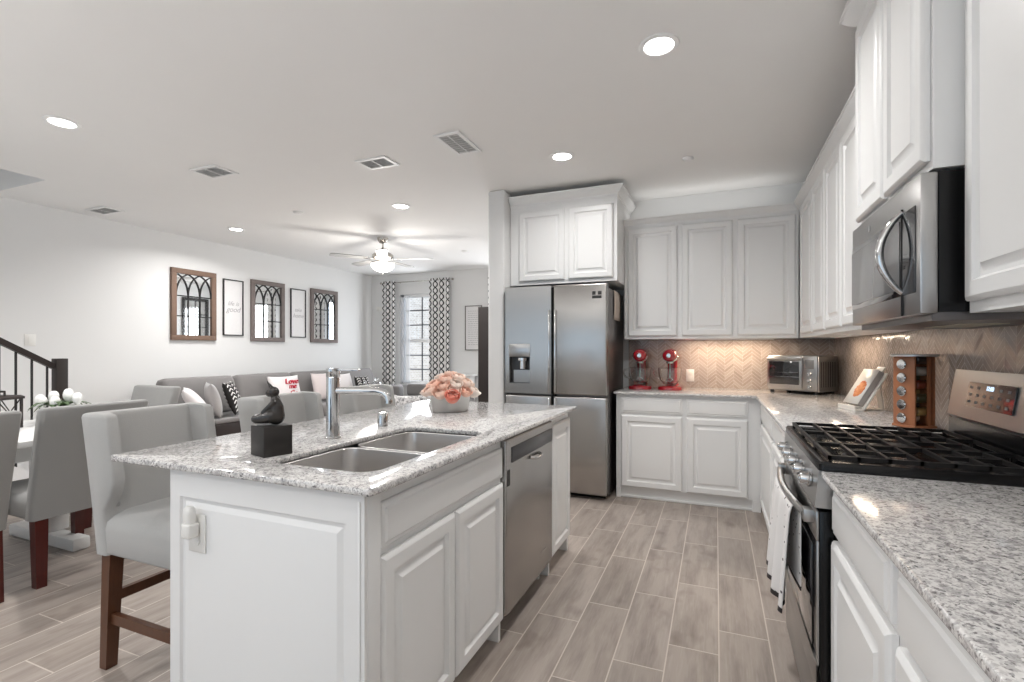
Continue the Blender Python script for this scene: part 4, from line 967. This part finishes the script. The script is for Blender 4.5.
plate((XL+.001, 2.71, 1.37), PI/2, 'white light switch on the wall behind the stair railing', 'light_switch', 'switch', .09, .118)
plate((-6.15, YF-.001, 2.08), 0, 'small white thermostat box on the far wall by the curtain', 'thermostat', 'thermostat', .12, .09)

# ------------------------------------------------------------------ left wall pictures
def arched_mirror(yc, label, woodm, w=.60, h=.915, zc=1.855, lean=0):
    t = thing('arched_mirror', label, 'mirror', (XL+.002+abs(lean)*w/2, yc, zc), PI/2-lean, 'arched window mirrors on the wall')   # local front -y -> world +x, local x -> world y
    fw = .065; b = B()
    b.box(-w/2, w/2, -.035, 0, -h/2, -h/2+fw, .004); b.box(-w/2, w/2, -.035, 0, h/2-fw, h/2, .004)
    b.box(-w/2, -w/2+fw, -.035, 0, -h/2+fw, h/2-fw, .004); b.box(w/2-fw, w/2, -.035, 0, -h/2+fw, h/2-fw, .004); b.obj('frame', woodm, t)
    iw, ih = w-2*fw, h-2*fw
    b = B(); b.box(-iw/2, iw/2, -.012, -.004, -ih/2, ih/2); b.obj('mirror_glass', 'mirror', t)
    b = B(); rr = .0065; s0 = -ih/2+ih*.64; H = ih*.36
    for k in (1, 2): b.tube([(-iw/2+iw*k/3, -.022, -ih/2), (-iw/2+iw*k/3, -.022, s0)], rr, 8)
    for f in (.31, .64): b.tube([(-iw/2, -.022, -ih/2+ih*f), (iw/2, -.022, -ih/2+ih*f)], rr, 8)
    for k in range(4):
        for sgn in (-1, 1):
            pts = []
            for j in range(13):
                a = (PI/2)*j/12; x = k/3+sgn*(1-math.cos(a))*.40; z = math.sin(a)
                if x < -.001 or x > 1.001: break
                pts.append((-iw/2+iw*x, -.022, s0+H*z))
            if len(pts) > 1: b.tube(pts, rr, 8)
    b.obj('arch_grille', 'blackm', t)
arched_mirror(4.375, 'arched window mirror with brown frame, closest to the stairs', 'rustic')
arched_mirror(5.525, 'arched window mirror hanging between the two narrow text prints', 'rusticg', lean=.012)
arched_mirror(6.68, 'arched window mirror with grey frame, closest to the curtains', 'rusticg', lean=.05)
def print_frame(yc, lines, label, w=.315, h=.79, zc=1.868):
    t = thing('framed_print', label, 'framed print', (XL+.002, yc, zc), PI/2, 'narrow framed text prints'); fw = .014; b = B()
    b.box(-w/2, w/2, -.022, 0, -h/2, -h/2+fw); b.box(-w/2, w/2, -.022, 0, h/2-fw, h/2); b.box(-w/2, -w/2+fw, -.022, 0, -h/2+fw, h/2-fw); b.box(w/2-fw, w/2, -.022, 0, -h/2+fw, h/2-fw); b.obj('frame', 'blackm', t)
    b = B(); b.box(-w/2+fw, w/2-fw, -.008, -.003, -h/2+fw, h/2-fw); pp = b.obj('print_sheet', 'paper', t)
    for txt, z, s, x in lines: text_obj(txt, s, 'pen', pp, Matrix.Translation((x, -.0088, z)) @ rotm(PI/2), shear=.35)
print_frame(4.945, [('life is', .03, .085, 0), ('good', -.06, .105, 0)], 'narrow white print reading life is good, between the first two mirrors')
print_frame(6.12, [('take', .03, .085, 0), ('home', -.07, .095, 0)], 'narrow white print with two lines of script, between the last two mirrors')
wp = thing('framed_print', 'thin-framed print of small text on the far wall beside the dark door', 'framed print', (-4.06, YF-.002, 1.67))
b = B(); w, h, fw = .34, .81, .014
b.box(-w/2, w/2, -.02, 0, -h/2, -h/2+fw); b.box(-w/2, w/2, -.02, 0, h/2-fw, h/2); b.box(-w/2, -w/2+fw, -.02, 0, -h/2+fw, h/2-fw); b.box(w/2-fw, w/2, -.02, 0, -h/2+fw, h/2-fw); b.obj('frame', 'steel_dark', wp)
b = B(); b.box(-w/2+fw, w/2-fw, -.008, -.003, -h/2+fw, h/2-fw); pp = b.obj('print_sheet', 'paper', wp)
b = B(); rr = random.Random(3)
for k in range(17):
    z = .30-.038*k; x = -.11
    while x < .10: l = rr.uniform(.02, .05); b.box(x, min(.11, x+l), -.0088, -.0081, z, z+.010); x += l+.012
b.obj('text_lines', 'penl', pp)

bm_ = thing('window_frame_decor', 'black window-style wall mirror reflected in the mirror closest to the stairs', 'mirror', (-1.957, 7.42, 1.92), -PI/2)
b = B()
for x0, x1, z0, z1 in ((-.30, -.23, -.5, .5), (.23, .30, -.5, .5), (-.23, .23, -.5, -.43), (-.23, .23, .43, .5)): b.box(x0, x1, -.03, 0, z0, z1, .004)
b.obj('frame', 'blackm', bm_)
b = B(); b.box(-.008, .008, -.022, -.012, -.43, .43); b.box(-.23, .23, -.022, -.012, .13, .146); b.box(-.23, .23, -.022, -.012, -.15, -.134); b.obj('muntin', 'blackm', bm_)
b = B(); b.box(-.23, .23, -.010, -.003, -.43, .43); b.obj('mirror_glass', 'mirror', bm_)
# ------------------------------------------------------------------ sofa
so = thing('sectional_sofa', 'long grey sectional sofa with dark base along the mirror wall', 'sofa', (-5.85, 5.6, 0))
SY0, SY1 = 3.62, 7.62
SM = SY0+.10+(SY1-SY0-.2)/4
b = B(); b.box(-6.28, -5.33, SY0, SM-.002, .05, .405, .015, 3); b.obj('dark_base', 'sofad', so, world=True)
b = B(); b.box(-6.28, -5.33, SM+.002, SY1, .05, .29, .02, 3); b.obj('base', 'sofa', so, world=True)
for y in (SY0+.06, 5.6, SY1-.06):
    for x in (-6.2, -5.4):
        b = B(); b.box(x-.03, x+.03, y-.03, y+.03, 0, .0495); b.obj('foot', 'blackm', so, world=True)
b = B(); b.box(-6.29, -6.08, SY0, SY1, .407, .80, .05, 4); b.obj('back_frame', 'sofa', so, world=True)
def cush(b, x0, x1, y0, y1, z0, z1, r=.07):
    R = []; n = 5
    for k in range(-n, n+1):
        a = k/n*PI/2; f = (1-math.cos(a)); zz = (z0+z1)/2+(z1-z0)/2*math.sin(a); ins = r*(1-math.cos(a)**.5) if abs(k) < n else r*1.15
        R.append([(x, y, zz) for x, y in rrect(x0+ins, x1-ins, y0+ins, y1-ins, .06, 4)])
    b.loft(R); return b
ny = 4
for k in range(ny):
    y0 = SY0+.10+(SY1-SY0-.2)*k/ny; y1 = SY0+.10+(SY1-SY0-.2)*(k+1)/ny
    b = B(); cush(b, -6.07, -5.33, y0+.004, y1-.004, .292 if k else .407, .462, .07 if k else .02); b.obj('seat_cushion', 'sofa', so, world=True, ang=60)
    b = B(); cush(b, -.12, .10, y0+.006, y1-.006, -.225, .245, .06); b.obj('back_cushion', 'sofa', so, world=True, ang=60, tf=Matrix.Translation((-5.96, 0, .69)) @ rotm(0, math.radians(-10)))
b = B(); b.box(-6.28, -5.36, SY1-.095, SY1+.10, .291, .62, .05, 4); b.obj('armrest', 'sofa', so, world=True)
# section along the window wall
s2 = thing('window_sofa', 'low grey sofa section with its back under the window', 'sofa', (-4.6, 7.4, 0))
b = B(); b.box(-5.20, -3.9, 6.95, 7.72, .05, .44, .03, 3); b.obj('base', 'sofa', s2, world=True)
b = B(); b.box(-5.20, -3.9, 7.53, 7.74, .441, .66, .05, 4); b.obj('backrest', 'sofa', s2, world=True)
for x in (-5.15, -3.95):
    for y in (7.0, 7.66): b = B(); b.box(x-.03, x+.03, y-.03, y+.03, 0, .0495); b.obj('foot', 'blackm', s2, world=True)
def pillow(w, h, th, mat, loc, rx, rz, label, ry=0, group='scatter cushions on the sofa'):
    """stands in the local XZ plane, front -y"""
    def side(sg):
        def fn(u, v):
            a, c = 2*u-1, 2*v-1
            e = (max(0, 1-a*a)*max(0, 1-c*c))**.42
            k = 1-.07*(1-abs(c)**2)*abs(a)**3; k2 = 1-.07*(1-abs(a)**2)*abs(c)**3
            return (w/2*a*k, sg*th/2*e, h/2*c*k2)
        return fn
    b = B(); b.grid(side(-1), 18, 18); b.grid(side(1), 18, 18); bmesh.ops.remove_doubles(b.bm, verts=b.bm.verts[:], dist=.0005)
    o = b.obj('throw_pillow', mat, ang=180); o.location = loc; o.rotation_euler = (rx, ry, rz); tag(o, label, 'cushion', group); return o
FX = PI/2   # facing +x
pillow(.50, .44, .15, 'white_cloth', (-5.43, 3.79, .66), math.radians(-36), FX+.95, 'white cushion leaning beside the end dining chair')
pillow(.42, .42, .15, 'plush', (-5.55, 4.08, .675), math.radians(-14), FX+1.05, 'fuzzy grey cushion between the white and the zigzag cushions')
pillow(.44, .42, .13, 'bwcloth', (-5.56, 4.35, .68), math.radians(-20), FX+.7, 'black cushion with white zigzag stripes next to the fuzzy grey one')
pw = pillow(.50, .42, .14, 'white_cloth', (-5.68, 5.27, .70), math.radians(-18), FX-.1, 'white cushion with red lettering behind the sculpture')
M['redprint'] = plain('red_print', (.55, .03, .06, 1), .8)
for txt, z, s in (('Love', .07, .11), ('me', .0, .10), ('Co', -.10, .10)):
    text_obj(txt, s, 'redprint', pw, Matrix.Translation((.07, -.072, z)) @ rotm(PI/2), 'red_lettering', .2, .010)
pillow(.42, .44, .13, 'pink_cloth', (-5.68, 6.00, .70), math.radians(-14), FX, 'plain blush cushion seen beside the faucet post')
pillow(.36, .40, .13, 'white_cloth', (-5.66, 6.46, .69), math.radians(-14), FX, 'plain white cushion just past the faucet lever')
pillow(.34, .34, .12, 'bwcloth', (-5.50, 6.72, .665), math.radians(-14), FX, 'small black and white cushion at the window end of the sofa')
# accent chair and side table
ac = thing('accent_chair', 'mottled grey low-backed accent chair beyond the island', 'chair', (-3.85, 5.7, 0), math.radians(60))
b = B(); cush(b, -.34, .34, -.33, .33, .16, .42, .05); b.obj('seat', 'mottled', ac, ang=60)
b = B(); R = []
for z, e in ((.16, 0), (.55, .02), (.64, .01), (.67, -.02)):
    P = []
    for k in range(15):
        a = PI*(1.08+.84*k/14); P.append(((.36+e)*math.cos(a), (.36+e)*math.sin(a), z))
    for k in range(14, -1, -1):
        a = PI*(1.08+.84*k/14); P.append(((.27-e)*math.cos(a), (.27-e)*math.sin(a), z))
    R.append(P)
b.loft(R); b.obj('backrest', 'mottled', ac, ang=50)
for x in (-.26, .26):
    for y in (-.26, .26): b = B(); b.lathe([(.016, 0), (.024, .165)], (x, y, 0), n=12); b.obj('leg', 'espresso', ac)
sd = thing('side_table', 'small round side table behind the faucet spout', 'table', (-5.05, 6.35, 0))
b = B(); b.lathe([(.22, .60), (.23, .605), (.23, .622), (.22, .627)], n=32); b.obj('tabletop', 'espresso', sd)
b = B(); b.lathe([(.15, 0), (.15, .02), (.03, .04), (.025, .5995)], n=20); b.obj('pedestal', 'espresso', sd)
for i, (dx, dy, s, lb) in enumerate(((-.06, -.05, 1, 'clear glass jar on the side table, the smaller one'), (.07, .06, 1.35, 'clear glass jar on the side table, the taller one'))):
    j = thing('glass_jar', lb, 'jar', (-5.05+dx, 6.35+dy, .6275)); b = B(); b.lathe([(.045*s, 0), (.055*s, .01), (.058*s, .08*s), (.035*s, .10*s), (.037*s, .112*s), (.033*s, .112*s), (.031*s, .10*s), (.052*s, .078*s), (.05*s, .012)], n=24); b.obj('jar_body', 'glass', j)
    b = B(); b.ball((0, 0, .135*s), .022*s); b.obj('stopper', 'glass', j)
cs = thing('console_table', 'white console table under the far-wall print, behind the roses', 'table', (-4.15, 7.85, 0))
b = B(); b.box(-4.50, -3.98, 7.76, 7.975, .80, .835, .004); b.obj('tabletop', 'white_table', cs, world=True)
b = B(); b.box(-4.46, -4.02, 7.78, 7.96, .68, .7995); b.obj('apron', 'white_table', cs, world=True)
for x in (-4.44, -4.04):
    for y in (7.80, 7.94): b = B(); b.box(x-.02, x+.02, y-.02, y+.02, 0, .6795); b.obj('leg', 'white_table', cs, world=True)

# ------------------------------------------------------------------ under-cabinet lamps
for nm, x, y, sx, sy, p in (('under_cabinet_light', .10, 4.80, .7, .03, 4.2), ('under_cabinet_light', .80, 3.95, .03, .6, 2.0)):
    z = 1.366 if nm[0] == 'u' else 1.347
    if nm[0] == 'u':
        b = B(); b.box(x-sx/2-.01, x+sx/2+.01, y-sy/2-.01, y+sy/2+.01, 1.3605, 1.3695, .002); o = b.obj('under_cabinet_light', 'trim')
        tag(o, 'slim lamp strip under the wall cabinet near the '+('toaster oven' if y > 4 else 'cookbook'), 'lamp'); z = 1.358
    area(nm+'_lamp', (x, y, z), (0, 0, 0), sx, sy, p, (1, .80, .60))
area('cabinet_top_lamp', (-.1, 4.80, 2.50), (PI, 0, 0), 1.3, .08, .7, (1, .98, .95))  # hidden fill light, added to brighten the wall above the cabinets
